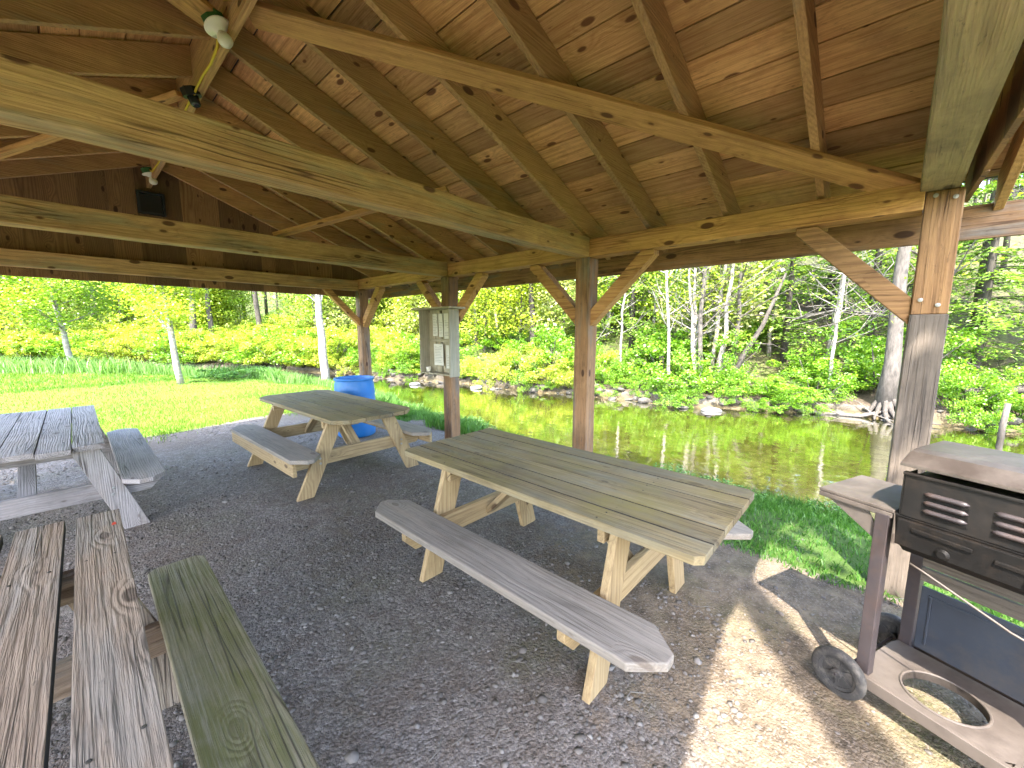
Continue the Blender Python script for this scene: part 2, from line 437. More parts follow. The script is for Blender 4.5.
def ground_material():
    m = NT('ground_soil')
    pos = m.n('NewGeometry').outputs['Position']
    gr, bed, lit, dirt = m.attr('grass'), m.attr('bed'), m.attr('litter'), m.attr('dirt')
    n1 = m.noise(pos, 1.4, 5, .6); n2 = m.noise(pos, 9, 5, .65); n3 = m.noise(pos, 60, 4, .65)
    vo = m.n('TexVoronoi', {'Vector': pos, 'Scale': 62.0}); vo2 = m.n('TexVoronoi', {'Vector': pos, 'Scale': 140.0})
    stone = m.n('SeparateColor', {'Color': vo.outputs['Color']}).outputs[0]
    stone2 = m.n('SeparateColor', {'Color': vo2.outputs['Color']}).outputs[1]
    gravel = m.ramp(stone, [(0, (.06, .051, .045)), (.6, (.165, .142, .126)), (.92, (.245, .214, .192)), (1, (.34, .305, .285))])
    gravel = m.mix(.5, gravel, m.ramp(stone2, [(0, (.05, .042, .037)), (1, (.255, .222, .198))]))
    soil = m.mix(m.maprange(n3, .35, .65), (.05, .038, .03), (.18, .142, .115))
    gravel = m.mix(m.math('MULTIPLY', m.maprange(m.math('ADD', m.math('MULTIPLY', n2, .5), m.math('MULTIPLY', m.noise(pos, .8, 4, .6), .5)), .44, .58), .9), gravel, soil)
    moss = m.math('MULTIPLY', m.maprange(n1, .5, .68), m.maprange(n3, .35, .6))
    gravel = m.mix(m.math('MULTIPLY', moss, m.maprange(dirt, 0, 1, .45, .75)), gravel, (.085, .088, .03))
    tan = m.mix(m.maprange(n2, .35, .65), (.065, .047, .031), (.19, .142, .095))
    tan = m.mix(m.maprange(stone2, .75, 1), tan, (.18, .145, .115))
    dm = m.maprange(m.math('ADD', dirt, m.math('MULTIPLY', m.math('SUBTRACT', n2, .5), 1.1)), .35, .75)
    col = m.mix(m.math('MULTIPLY', dm, .9), gravel, tan)
    col = m.mix(m.math('MULTIPLY', m.math('MULTIPLY', moss, dirt), .8), col, (.085, .085, .032))
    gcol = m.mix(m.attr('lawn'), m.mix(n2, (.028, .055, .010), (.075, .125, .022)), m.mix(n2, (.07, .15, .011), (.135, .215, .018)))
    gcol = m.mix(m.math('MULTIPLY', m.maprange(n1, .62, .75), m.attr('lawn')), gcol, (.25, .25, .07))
    gm = m.maprange(m.math('ADD', gr, m.math('MULTIPLY', m.math('SUBTRACT', n2, .5), .9)), .4, .65)
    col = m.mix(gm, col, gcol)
    lc = m.ramp(m.noise(pos, 22, 4, .7), [(.25, (.025, .018, .012)), (.5, (.065, .048, .034)), (.75, (.15, .115, .085))])
    col = m.mix(m.maprange(m.math('ADD', lit, m.math('MULTIPLY', m.math('SUBTRACT', n2, .5), .6)), .4, .6), col, lc)
    col = m.mix(m.math('MULTIPLY', m.attr('under'), m.maprange(m.noise(pos, 6, 5, .7), .35, .6)), col, m.mix(n2, (.06, .10, .015), (.16, .22, .04)))
    vb = m.n('TexVoronoi', {'Vector': pos, 'Scale': 7.5})
    bs = m.n('SeparateColor', {'Color': vb.outputs['Color']}).outputs[0]
    bc = m.mix(.45, m.ramp(bs, [(0, (.10, .07, .035)), (.5, (.19, .14, .07)), (1, (.34, .28, .18))]), m.mix(n1, (.10, .08, .03), (.26, .19, .09)))
    col = m.mix(bed, col, m.mix(m.maprange(m.n('SeparateXYZ', {'Vector': pos}).outputs[2], -.75, -.5), bc, m.mix(.75, bc, (.03, .024, .016))))
    h = m.math('ADD', m.math('MULTIPLY', m.math('SUBTRACT', .6, vo.outputs['Distance']), .5), m.math('ADD', m.math('MULTIPLY', n2, .8), m.math('MULTIPLY', m.math('SUBTRACT', .6, vo2.outputs['Distance']), .3)))
    h = m.math('ADD', h, m.math('MULTIPLY', n3, .35))
    return m.finish(m.principled(col, .92, m.bump(h, .8, .014), Specular_IOR_Level=.25))

ground = raw_mesh('ground', np.stack([GX, GY, GZ], -1).reshape(-1, 3), F, ground_material(), smooth=True)
tag(ground, kind='structure')
fx, fy = GX.ravel(), GY.ravel()
sn, sf = near_x(fy) - fx, fx - far_x(fy)
inroof = sm(-3.4, -2.8, fx) * sm(4.1, 3.75, fx + .2 * np.sin(fy * 2.2) + .55 * sm(2.2, .6, fy) + .3 * sm(.6, -.3, fy)) * sm(8.35, 7.9, fy + .18 * np.sin(fx * 2.1)) * sm(-3.5, -2.5, fy)
gravelspur = sm(4.9, 4.3, fx) * sm(3.6, 4.2, fy) * sm(6.2, 5.6, fy)
grassm = np.clip((1 - np.clip(inroof + .75 * gravelspur, 0, 1)) * sm(.25, .7, sn), 0, 1)
bedm = sm(.35, .0, sn) * sm(.22, .02, sf)
litm = sm(.1, .3, sf) * 1.0
undm = sm(.8, 2.5, sf) * np.clip(.35 + .65 * sm(3, 9, fy) + .5 * (fbm(fx, fy, .7, 41)), 0, 1)
dirtm = sm(.5, 1.9, fx - .35 * fy + .0) * sm(2.6, .8, fy) * sm(.2, .8, sn)
dirtm = np.clip(dirtm + sm(.4, -.6, fy) * sm(-1, 1, fx), 0, 1) * (1 - grassm)
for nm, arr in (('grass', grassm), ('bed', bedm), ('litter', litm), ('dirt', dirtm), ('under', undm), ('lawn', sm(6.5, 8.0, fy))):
    a = ground.data.attributes.new(nm, 'FLOAT', 'POINT'); a.data.foreach_set('value', arr.astype(np.float32))

# water
def water_material():
    m = NT('creek_water')
    pos = m.n('NewGeometry').outputs['Position']
    h = m.math('ADD', m.noise(m.vmath('MULTIPLY', pos, (2.2, 1.0, 1)), 2.2, 3, .5), m.math('MULTIPLY', m.noise(pos, 11, 2), .12))
    nrm = m.bump(h, .09, .06)
    fr = m.n('Fresnel', {'IOR': 1.33, 'Normal': nrm}).outputs[0]
    gl = m.n('BsdfGlossy', {'Color': (1, 1, 1, 1), 'Roughness': .015, 'Normal': nrm}).outputs[0]
    tr = m.n('BsdfTransparent', {'Color': (.55, .63, .37, 1)}).outputs[0]
    return m.finish(m.n('MixShader', {'Fac': m.math('MULTIPLY_ADD', fr, 1.9, .07, clamp=True), 1: tr, 2: gl}).outputs[0])
wy = np.concatenate([np.linspace(-100, -10, 30)[:-1], np.linspace(-10, 45, 110)[:-1], np.linspace(45, 125, 20)])
wt = np.linspace(0, 1, 12)
WX = (near_x(wy) - .45)[None] * 0
a0, b0 = near_x(wy) - .5, far_x(wy) + .6
WV = np.stack([np.stack([b0 * t + a0 * (1 - t), wy, np.full_like(wy, WATER)], -1) for t in wt], 0)
wi = np.arange(len(wt) * len(wy)).reshape(len(wt), len(wy))
WF = np.stack([wi[:-1, :-1], wi[1:, :-1], wi[1:, 1:], wi[:-1, 1:]], -1).reshape(-1, 4)
water = raw_mesh('creek_water', WV.reshape(-1, 3), WF, water_material(), smooth=True)
tag(water, kind='structure')

# ------------------------------------------------------------------ loose gravel and litter
def ico():
    bm = bmesh.new(); bmesh.ops.create_icosphere(bm, subdivisions=1, radius=1)
    V = np.array([v.co[:] for v in bm.verts]); Fc = np.array([[v.index for v in f.verts] for f in bm.faces]); bm.free()
    return V, Fc
IV, IF = ico()
def pebbles(n, xr, yr, smin, smax, power, clump=True):
    x = nr.uniform(*xr, n * 2); y = nr.uniform(*yr, n * 2)
    if clump:
        keep = (fbm(x, y, 1.3, 9) + .4 * fbm(x, y, 4, 10) + nr.normal(0, .18, n * 2)) > .0
        x, y = x[keep][:n], y[keep][:n]
    else: x, y = x[:n], y[:n]
    n = len(x)
    s = smin + (smax - smin) * nr.random(n) ** power
    P = np.stack([x, y, terrain(x, y)], -1)
    V = IV[None] * (1 + .22 * nr.normal(size=(n, len(IV), 1)))
    sc = s[:, None] * nr.uniform(.6, 1.2, (n, 3)); sc[:, 2] *= .5
    V = V * sc[:, None, :]
    a = nr.uniform(0, 6.28, n); ca, sa = np.cos(a)[:, None], np.sin(a)[:, None]
    V = np.stack([V[..., 0] * ca - V[..., 1] * sa, V[..., 0] * sa + V[..., 1] * ca, V[..., 2]], -1)
    V = V + P[:, None]; V[..., 2] += s[:, None] * .12
    Fc = (IF[None] + (np.arange(n) * len(IV))[:, None, None]).reshape(-1, 3)
    return V.reshape(-1, 3), Fc, np.repeat(nr.random(n), len(IF))
pm = NT('pebble_stone')
pt = pm.attr('tone')
pc = pm.ramp(pt, [(0, (.05, .042, .036)), (.5, (.118, .10, .088)), (.85, (.168, .145, .128)), (.97, (.2, .178, .162)), (1, (.27, .245, .222))])
pc = pm.mix(.35, pc, pm.mix(pm.noise(pm.n('NewGeometry').outputs['Position'], 90, 3), (.04, .035, .03), (.22, .2, .18)))
M_PEB = pm.finish(pm.principled(pc, .9, Specular_IOR_Level=.2))
Va, Fa, Ta = pebbles(9000, (-1.4, 2.4), (.2, 4.2), .003, .016, 3.2)
Vb, Fb, Tb = pebbles(9000, (-2.5, 4.2), (1.5, 8.1), .006, .019, 2.4)
Vc, Fc_, Tc = pebbles(700, (1.2, 4.0), (-1.6, 1.6), .003, .016, 4.0)
Vd, Fd, Td = pebbles(200, (-1.0, 3.2), (.2, 4.5), .014, .028, 1.6, False)
off = 0; Vs, Fs = [], []
for V_, F_ in ((Va, Fa), (Vb, Fb), (Vc, Fc_), (Vd, Fd)):
    Vs.append(V_); Fs.append(F_ + off); off += len(V_)
g = raw_mesh('gravel', np.concatenate(Vs), np.concatenate(Fs), M_PEB, np.concatenate([Ta, Tb, Tc, Td]))
tag(g, 'loose grey gravel scattered over the dirt floor under the roof', 'gravel', kind='stuff')
# straw and twig litter
mb = MB()
for _ in range(170):
    x, y = rng.uniform(-.6, 3.6), rng.uniform(-.4, 5)
    a, l = rng.uniform(0, 6.28), rng.uniform(.03, .13)
    z = zt(x, y) + .012
    mb.tube([(x, y, z), (x + math.cos(a) * l * .5, y + math.sin(a) * l * .5, z + .008), (x + math.cos(a + .4) * l, y + math.sin(a + .4) * l, z)], rng.uniform(.0012, .0028), 5, rng.random())
tag(mb.build('twig_litter', M_DEAD), 'pale straw and twigs littered over the gravel floor', 'litter', kind='stuff')

# ------------------------------------------------------------------ grass
def blades(x, y, h, w, lean=.5):
    n = len(x); z = terrain(x, y)
    a = nr.uniform(0, 6.28, n); b = nr.uniform(0, 6.28, n)
    hh = h * nr.uniform(.55, 1.3, n); le = hh * lean * nr.uniform(.2, 1.2, n)
    P = np.stack([x, y, z - .005], -1)
    sx = np.stack([np.cos(a), np.sin(a), 0 * a], -1) * (w * nr.uniform(.7, 1.3, n))[:, None]
    ln = np.stack([np.cos(b), np.sin(b), 0 * b], -1)
    mid = P + ln * (le * .35)[:, None]; mid[:, 2] += hh * .62
    tip = P + ln * le[:, None]; tip[:, 2] += hh
    V = np.stack([P - sx, P + sx, mid + sx * .7, tip, mid - sx * .7], 1).reshape(-1, 3)
    F = np.arange(5 * n).reshape(n, 5)
    return V, F
def scatter(n, xr, yr, cond):
    x = nr.uniform(*xr, n); y = nr.uniform(*yr, n)
    k = cond(x, y)
    return x[k], y[k]
roofed = lambda x, y: (x > -3.0) & (x < 3.95 - .25 * np.sin(y * 2.2)) & (y < 8.05 - .18 * np.sin(x * 2.1)) & (y > -3)
land = lambda x, y: near_x(y) - x > .12
x1, y1 = scatter(150000, (-11, 6.5), (7.6, 17), lambda x, y: land(x, y) & ~roofed(x, y) & (nr.random(len(x)) < .35 + .65 * sm(14, 8, y)))
x2, y2 = scatter(70000, (-16, 6.0), (16, 28), lambda x, y: land(x, y))
xe, ye = scatter(9000, (-3.2, 4.2), (7.3, 8.4), lambda x, y: (fbm(x, y, 2.6, 51) + nr.normal(0, .25, len(x)) > .35 + .9 * (7.9 - y)))
x1, y1 = np.concatenate([x1, xe]), np.concatenate([y1, ye])
V1, F1 = blades(x1, y1, .055, .0045); V2, F2 = blades(x2, y2, .08, .008)
V = np.concatenate([V1, V2]); Fx = np.concatenate([F1, F2 + len(V1)])
tn = np.clip(.45 + .75 * fbm(np.concatenate([x1, x2]), np.concatenate([y1, y2]), .9, 4) + nr.normal(0, .18, len(Fx)), 0, 1)
tag(raw_mesh('lawn_grass', V, Fx, M_GRASS, tn), 'sunny mown yellow-green lawn grass beyond the far gable', 'grass', kind='stuff')
cl = lambda x, y: (fbm(x, y, 2.3, 8) + nr.normal(0, .35, len(x))) > -.3
x1, y1 = scatter(150000, (2.8, 6.5), (-3, 10.5), lambda x, y: land(x, y) & (x > 3.8 - .2 * np.sin(y * 2.2) + .9 * ((y > 3.9) & (y < 5.9)) - .5 * sm(2.2, .6, y) - .3 * sm(.6, -.3, y)) & cl(x, y))
V1, F1 = blades(x1, y1, .045 + .10 * sm(1.0, .3, near_x(y1) - x1) + .03 * (y1 > 4), .0042, .7)
x2, y2 = scatter(90000, (.5, 6.6), (8, 24), lambda x, y: land(x, y) & (near_x(y) - x < 1.5))
V2, F2 = blades(x2, y2, .22 + .22 * sm(11, 15, y2), .007, .5)
x3, y3 = scatter(16000, (3.3, 4.6), (2.6, 9), lambda x, y: land(x, y) & (np.abs(x - 4.0 - .3 * np.sin(y * 1.7)) < .35) & (fbm(x, y, 2.8, 18) > .0))
V3, F3 = blades(x3, y3, .20, .005, .6)
x4, y4 = scatter(40000, (-17, 2.5), (20, 30), lambda x, y: land(x, y) & (near_x(y) - x < 2.6))
V4, F4 = blades(x4, y4, .55, .013, .5)
V = np.concatenate([V1, V2, V3, V4]); o1, o2, o3 = len(V1), len(V1) + len(V2), len(V1) + len(V2) + len(V3)
Fx = np.concatenate([F1, F2 + o1, F3 + o2, F4 + o3])
tag(raw_mesh('bank_grass', V, Fx, M_BGRASS, np.clip(np.concatenate([nr.random(len(F1)) * .75, .45 + .6 * nr.random(len(F2)), .2 + .6 * nr.random(len(F3)), .55 + .55 * nr.random(len(F4))]), 0, 1)), 'longer green grass growing along the near creek bank', 'grass', kind='stuff')

# ------------------------------------------------------------------ the pavilion
PX, CX = 3.27, .77
LX = 2 * CX - PX
PY = [-.18, 2.06, 4.07, 6.35]
SL = .385
def zr(x): return 3.36 - SL * abs(x - CX)      # rafter underside
pav = empty('picnic_pavilion', (CX, 3.0, 0))
tag(pav, 'open timber picnic pavilion with gabled plank ceiling on square posts', 'pavilion')
inv = Matrix.Translation((-CX, -3.0, 0))
def pv(mb, name, mat, bevel=.004, label=None):
    o = mb.build(name, mat, pav, bevel=bevel, M=inv)
    if label: o['label'] = label
    return o
PW = .15
for side, X in ((1, PX), (-1, LX)):
    for i, Y in enumerate(PY):
        mb = MB()
        if side == 1 and i == 0:
            mb.beam((X, Y, -.05), (X + .012, Y, 1.68), PW + .004, PW + .004, (0, 1, 0)); pv(mb, 'post', M_GREYP, .006, 'weathered grey lower part of the corner post by the grill')
            mb = MB(); mb.beam((X + .012, Y, 1.681), (X + .015, Y, 2.335), PW - .004, PW - .004, (0, 1, 0)); pv(mb, 'post_extension', M_EXT, .006, 'newer brown upper part of the corner post')
            for dy, dz in ((-.04, 2.29), (.035, 2.31), (-.03, 1.73), (.04, 1.76)):
                mb = MB(); mb.lathe([(0, .0), (.011, 0), (.011, .006), (0, .007)], (0, 0, 0), 10, Matrix.Translation((X - PW / 2 + .013, Y + dy, dz)) @ Matrix.Rotation(R(-90), 4, 'Y'))
                pv(mb, 'bolt_head', M_SCREW, 0)
        else:
            mb.beam((X, Y, -.05), (X, Y, 2.24), PW, PW, (0, 1, 0), seg=10); pv(mb, 'post', M_POST, .006)
    # plates between posts, under the rafters
    for i in range(3):
        mb = MB(); e0 = PW / 2 + .001
        mb.beam((X, PY[i] + (e0 if i == 0 else .0007), 2.3165), (X, PY[i + 1] + (.075 if i == 2 else -.0007), 2.3165), .15, .15); pv(mb, 'plate_beam', M_PLATE, .006)
    # outer sub-fascia under the eave
    mb = MB(); xo = X + side * .36
    mb.beam((xo, -.615, 2.215), (xo, 6.95, 2.215), .035, .19, seg=12); pv(mb, 'fascia_board', M_POST)
    # knee braces along the plate
    for i, Y in enumerate(PY):
        for s in (1, -1):
            if (i == 0 and s == -1) or (i == 3 and s == 1): continue
            mb = MB(); e = PW / 2
            L = .50
            mb.prism([(0, -.075), (L + .075, L), (L + .075, L + .039), (L - .036, L + .039), (0, .075)], .10,
                     Matrix(((0, 0, 1, X - .045), (s, 0, 0, Y + s * e), (0, 1, 0, 1.70), (0, 0, 0, 1))))
            pv(mb, 'knee_brace', M_EXT if i == 0 else M_PLATE, .004)
# tie beams
for i, Y in enumerate(PY):
    mb = MB()
    if i == 0: mb.beam((LX - .3, -.03, 2.412), (PX + .06, -.160, 2.412), .155, .15, seg=14)
    elif i == 3: mb.beam((LX + .08, Y, 2.29), (PX - .08, Y, 2.29), .12, .16, seg=14)
    else: mb.beam((LX + .08, Y, 2.325), (PX - .077, Y, 2.325), .14, .165, seg=14, jit=.003)
    pv(mb, 'tie_beam', M_TIE if i == 0 else M_BEAM, .007)
# corner knee braces of the far gable
for s, X in ((-1, PX - PW / 2), (1, LX + PW / 2)):
    mb = MB(); L = .5
    mb.prism([(0, -.06), (L + .04, L - .02), (L + .04, L), (L - .06, L), (0, .06)], .085, Matrix(((s, 0, 0, X), (0, 0, 1, PY[3] - .043), (0, 1, 0, 1.71), (0, 0, 0, 1))))
    pv(mb, 'knee_brace', M_PLATE)
# ridge
mb = MB(); mb.beam((CX, -.62, 3.385), (CX, 6.95, 3.385), .04, .33, seg=14); pv(mb, 'ridge_board', M_RAFT)
# rafters
ra = math.atan(SL)
RY = [-.60, -.42, .36, .90, 1.47, 2.03, 2.60, 3.18, 3.74, 4.30, 4.87, 5.43, 6.0, 6.9]
def rz(x, y_): return zr(x)
for s in (1, -1):
    for Y in RY[1:]:
        mb = MB(); d = .185
        x0, x1 = CX + s * .022, CX + s * (PX - CX + .34)
        mid = d / 2 / math.cos(ra)
        ends = Matrix(((s, 0, 0, 0), (0, 0, 1, 0), (0, 1, 0, 0), (0, 0, 0, 1)))
        z0, z1 = zr(x0), zr(x1)
        vtop = d / math.cos(ra)
        # seat cut where it crosses the plate is hidden; outline in (x, z)
        pts = [(x0 * s, z0), (x1 * s, z1 + (0 if True else 0)), (x1 * s, z1 + vtop), (x0 * s, z0 + vtop)]
        # grain coordinate runs along l = x
        mb.prism(pts, .04, Matrix(((s, 0, 0, 0), (0, 0, 1, Y - .02), (0, 1, 0, 0), (0, 0, 0, 1))))
        pv(mb, 'rafter', M_RAFT, .003)
# roof deck planks
dtop = .185 / math.cos(ra) + .002
for s in (1, -1):
    mb = MB()
    Lr = (PX - CX + .36) / math.cos(ra)
    nrm = Vector((s * math.sin(ra), 0, math.cos(ra))); dwn = Vector((s * math.cos(ra), 0, -math.sin(ra)))
    base = Vector((CX + s * .022, 0, zr(CX) + dtop + .012))
    p = .0
    while p < Lr - .03:
        w = min(rng.uniform(.165, .235), Lr - p)
        ycuts = sorted([-.62, 6.97] + ([rng.choice((.90, 2.03, 3.18, 4.30, 5.43)) + .0] if rng.random() < .8 else []))
        for ya, yb in zip(ycuts, ycuts[1:]):
            c = base + dwn * (p + w / 2 - .003)
            mb.beam((c.x, ya + .001, c.z), (c.x, yb - .001, c.z), w - .009, .021, nrm, seg=max(2, int((yb - ya) / .6)), jit=.0008)
        p += w
    pv(mb, 'roof_deck', M_CEIL, 0)
    mb = MB()
    a = base + nrm * .016 - dwn * .02; b = base + nrm * .016 + dwn * (Lr + .05)
    c = (a + b) / 2
    mb.prism([(-.64, -(b - a).length / 2), (6.99, -(b - a).length / 2), (6.99, (b - a).length / 2), (-.64, (b - a).length / 2)], .02,
             Matrix(((0, -dwn.x * -1, nrm.x, c.x), (1, 0, 0, 0), (0, dwn.z, nrm.z, c.z), (0, 0, 0, 1))))
    pv(mb, 'roof_covering', M_ROOFING, 0)
mb = MB(); mb.prism([(-.24, zr(CX + .24) + dtop + .052), (0, zr(CX) + dtop + .06), (.24, zr(CX + .24) + dtop + .052), (.24, zr(CX + .24) + dtop + .072), (0, zr(CX) + dtop + .085), (-.24, zr(CX + .24) + dtop + .072)], 7.68, Matrix(((1, 0, 0, CX), (0, 0, 1, -.66), (0, 1, 0, 0), (0, 0, 0, 1))))
pv(mb, 'ridge_cap', M_ROOFING, 0)
# gable siding
for Y, zb, end in ((PY[3] + .092, 2.12, 1), (-.288, 2.33, 0)):
    mb = MB(); x = LX - .34; kk = 0
    while x < PX + .34:
        w = rng.uniform(.17, .24)
        x2 = min(x + w, PX + .34)
        b0_ = zb + rng.uniform(-.006, .006)
        def top(xx): return zr(xx) + dtop - .004
        xr_ = x2 + (.008 if kk % 2 else 0); kk += 1
        pts = [(b0_, x), (b0_, x2 - .001)]
        if x < CX < x2: pts += [(top(x2), x2 - .001), (top(CX), CX), (top(x), x)]
        else: pts += [(top(x2), x2 - .001), (top(x), x)]
        pts = [(max(a, b0_ + .001) if k > 1 else a, b) for k, (a, b) in enumerate(pts)]
        mb.prism(pts, .022, Matrix(((0, 1, 0, 0), (0, 0, 1, Y - .011), (1, 0, 0, 0), (0, 0, 0, 1))))
        x = x2
    if end: mb.prism([(zb + .01, LX - .33), (zb + .01, PX + .33), (zr(PX + .33) + dtop - .01, PX + .33), (zr(CX) + dtop - .01, CX), (zr(PX + .33) + dtop - .01, LX - .33)], .012, Matrix(((0, 1, 0, 0), (0, 0, 1, Y + .0115), (1, 0, 0, 0), (0, 0, 0, 1))))
    pv(mb, 'gable_wall', M_SIDING, 0)
# trim board along the bottom of the far gable outside
# wind braces nailed under the rafters
def brace(p0, p1, w=.13, t=.035, up=(0, 0, 1)):
    mb = MB(); mb.beam(p0, p1, w, t, up, seg=10); return pv(mb, 'wind_brace', M_PLATE)
def under(x, y): return (x, y, zr(x) - .021)
un = (math.sin(ra), 0, math.cos(ra))
brace(under(.83, 2.72), under(3.26, -.03), .145, up=un)
un2 = (-math.sin(ra), 0, math.cos(ra))
brace(under(.70, 2.92), under(-1.72, .2), up=un2)
brace(under(.72, 3.98), under(-1.1, 6.26), .10, up=un2)
brace((1.33, 4.12, 2.44), (2.25, 2.80, zr(2.25) - .03), .085, .035, (0, 0, 1))

# ------------------------------------------------------------------ picnic tables
def picnic_table(label, cx, cy, rz, L, W, nb, gap, mt, mf, mbench, clip=.0, bclip=.08, benchx=.60, bw=.25, bl=None, fx=.52, tx=.28, fy=None,
                 ragged=.0, th=.038, apron=False, bench_label=None, topz=.76, bz=.45, fy2=None, bench_sides=(1, -1), bench_mats=None, warp=0.0):
    t = empty('picnic_table', (cx, cy, 0), rz)
    tag(t, label, 'picnic table', 'picnic tables under the roof')
    bl = bl or L
    fyp = fy if fy is not None else L / 2 - .37
    # top: separate planks, one part
    mb = MB(); w = (W - (nb - 1) * gap) / nb
    for i in range(nb):
        x0 = -W / 2 + i * (w + gap); x1 = x0 + w
        e0, e1 = -L / 2 + rng.uniform(-ragged, ragged), L / 2 + rng.uniform(-ragged, ragged)
        pts = []
        c0 = clip if i == 0 else 0; c1 = clip if i == nb - 1 else 0
        pts += [(e0 + c0, x0)] if not c0 else [(e0, x0 + min(c0, w * .85)), (e0 + c0, x0)]
        pts += [(e1, x0)] if not c0 else [(e1 - c0, x0), (e1, x0 + min(c0, w * .85))]
        pts += [(e1, x1)] if not c1 else [(e1, x1 - min(c1, w * .85)), (e1 - c1, x1)]
        pts += [(e0, x1)] if not c1 else [(e0 + c1, x1), (e0, x1 - min(c1, w * .85))]
        tilt = Matrix.Rotation(rng.uniform(-warp, warp), 4, 'X')
        M = Matrix(((0, 1, 0, 0), (1, 0, 0, 0), (0, 0, 1, topz - th + rng.uniform(-.002, .002) * (1 + warp * 60)), (0, 0, 0, 1)))
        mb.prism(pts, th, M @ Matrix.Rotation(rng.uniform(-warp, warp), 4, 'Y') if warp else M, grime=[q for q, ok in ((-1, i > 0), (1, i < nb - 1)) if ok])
    for i in range(nb):
        xc = -W / 2 + i * (w + gap) + w / 2
        for yy_ in (-fyp + .06, fyp - .06):
            for q in (-.28, .28): mb.lathe([(.0055, topz - .004), (.0055, topz + .0006), (0, topz + .0008)], (xc + q * w + rng.uniform(-.006, .006), yy_ + rng.uniform(-.012, .012), 0), 8, mi=1)
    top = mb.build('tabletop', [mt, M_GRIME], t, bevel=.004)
    for s in (1, -1):
        y = s * fyp
        mb = MB(); mb.beam((-W / 2 + .05, y - s * .06, topz - th - .045), (W / 2 - .05, y - s * .06, topz - th - .045), .038, .088, (0, 0, 1)); mb.build('batten', mf, t, bevel=.004)
        for k in (1, -1):
            h = topz - th - .002; hw = .078
            mb = MB()
            sgn = k
            pts = [(-.03, sgn * (fx - hw)), (-.03, sgn * (fx + hw)), (h, sgn * (tx + hw)), (h, sgn * (tx - hw))]
            # outline as (z, x); grain runs up the leg
            mb.prism(pts, .04, Matrix(((0, 1, 0, 0), (0, 0, 1, y - .02), (1, 0, 0, 0), (0, 0, 0, 1))))
            mb.build('leg', mf, t, bevel=.004)
        mb = MB(); ex = benchx + bw / 2 - .02
        z0, z1 = bz - th - .135, bz - th - .001
        pts = [(-ex, z1), (-ex, z1 - .06), (-ex + .07, z0), (ex - .07, z0), (ex, z1 - .06), (ex, z1)]
        mb.prism(pts, .04, Matrix(((1, 0, 0, 0), (0, 0, 1, y - s * .041 - .02), (0, 1, 0, 0), (0, 0, 0, 1))))
        mb.build('seat_support', mf, t, bevel=.004)
        # slanted brace to the middle of the top
        mb = MB(); mb.beam((0, y - s * .055, bz - th - .10), (0, s * .16, topz - th - .012), .088, .038, (0, 1, .4)); mb.build('brace', mf, t, bevel=.003)
        for k in (1, -1):
            for q, zz in ((.0, bz - .09), (.05, bz - .14)):
                mb = MB(); xx = k * (fx + (tx - fx) * zz / topz - q * .5)
                mb.lathe([(0, 0), (.011, 0), (.011, .006), (0, .008)], (0, 0, 0), 10, Matrix.Translation((xx, y + s * .0195, zz)) @ Matrix.Rotation(R(-90 * s), 4, 'X'))
                mb.build('bolt_head', M_SCREW, t)
    for k in bench_sides:
        mb = MB(); c = bclip; x0, x1 = k * benchx - bw / 2, k * benchx + bw / 2; e = bl / 2
        cw = min(c * .9, bw * .42)
        pts = [(-e, x0 + cw), (-e, x1 - cw), (-e + c, x1), (e - c, x1), (e, x1 - cw), (e, x0 + cw), (e - c, x0), (-e + c, x0)]
        mb.prism(pts, th, Matrix(((0, 1, 0, 0), (1, 0, 0, 0), (0, 0, 1, bz - th), (0, 0, 0, 1))))
        o = mb.build('bench_seat', (bench_mats or {}).get(k, mbench), t, bevel=.006)
        if bench_label and k in bench_label: o['label'] = bench_label[k]
        if apron:
            mb = MB(); xa = k * (benchx + bw / 2 - .03)
            mb.beam((xa, -e + .1, bz - th - .062), (xa, e - .1, bz - th - .062), .036, .12); mb.build('bench_apron', mf, t, bevel=.004)
    return t

t3 = picnic_table('long tan picnic table with a green-stained top in front of the second post', 1.91, 1.41, R(0), 2.0, .85, 6, .007, M_TANTOP, M_TAN, M_BENCH, clip=.03, bclip=.11, benchx=.60, bw=.25, bl=1.94, fy=.61, fx=.50)
t2 = picnic_table('tan picnic table with clipped corners standing beside the blue barrel', 1.93, 4.64, R(1.5), 2.16, .86, 6, .003, M_TANTOP, M_TAN, M_BENCH, clip=.12, bclip=.12, benchx=.64, bw=.27, bl=2.0, fy=.72, apron=True, fx=.62, tx=.27)
t1 = picnic_table('silver-grey weathered picnic table with split boards at the lawn edge', -.345, 5.27, R(0), 2.24, .85, 5, .005, M_GREY, M_GREY, M_GREY, clip=0, bclip=.10, benchx=.62, bw=.26, bl=2.3, fy=.90, fx=.56, tx=.31, ragged=.03, warp=.002)
t4 = picnic_table('closest brown eroded picnic table with wide gaps and a mossy bench', -.36, 1.57, R(-.6), 2.0, .83, 5, .034, M_OLD, M_OLD, M_MOSSY, clip=0, bclip=.035, benchx=.585, bw=.22, bl=1.86, fy=.55, fx=.54, tx=.28, ragged=.03, th=.04, bench_label={1: 'bench plank covered in green moss'}, warp=.006)
mb = MB(); mb.poly([(.03, 2.37, .762), (.046, 2.372, .762), (.042, 2.395, .762), (.034, 2.388, .762)])
mb.poly([(.03, 2.37, .766), (.046, 2.372, .766), (.042, 2.395, .766), (.034, 2.388, .766)])
tag(mb.build('red_scrap', M_RED), 'tiny bright red scrap lying on the brown eroded table', 'scrap')

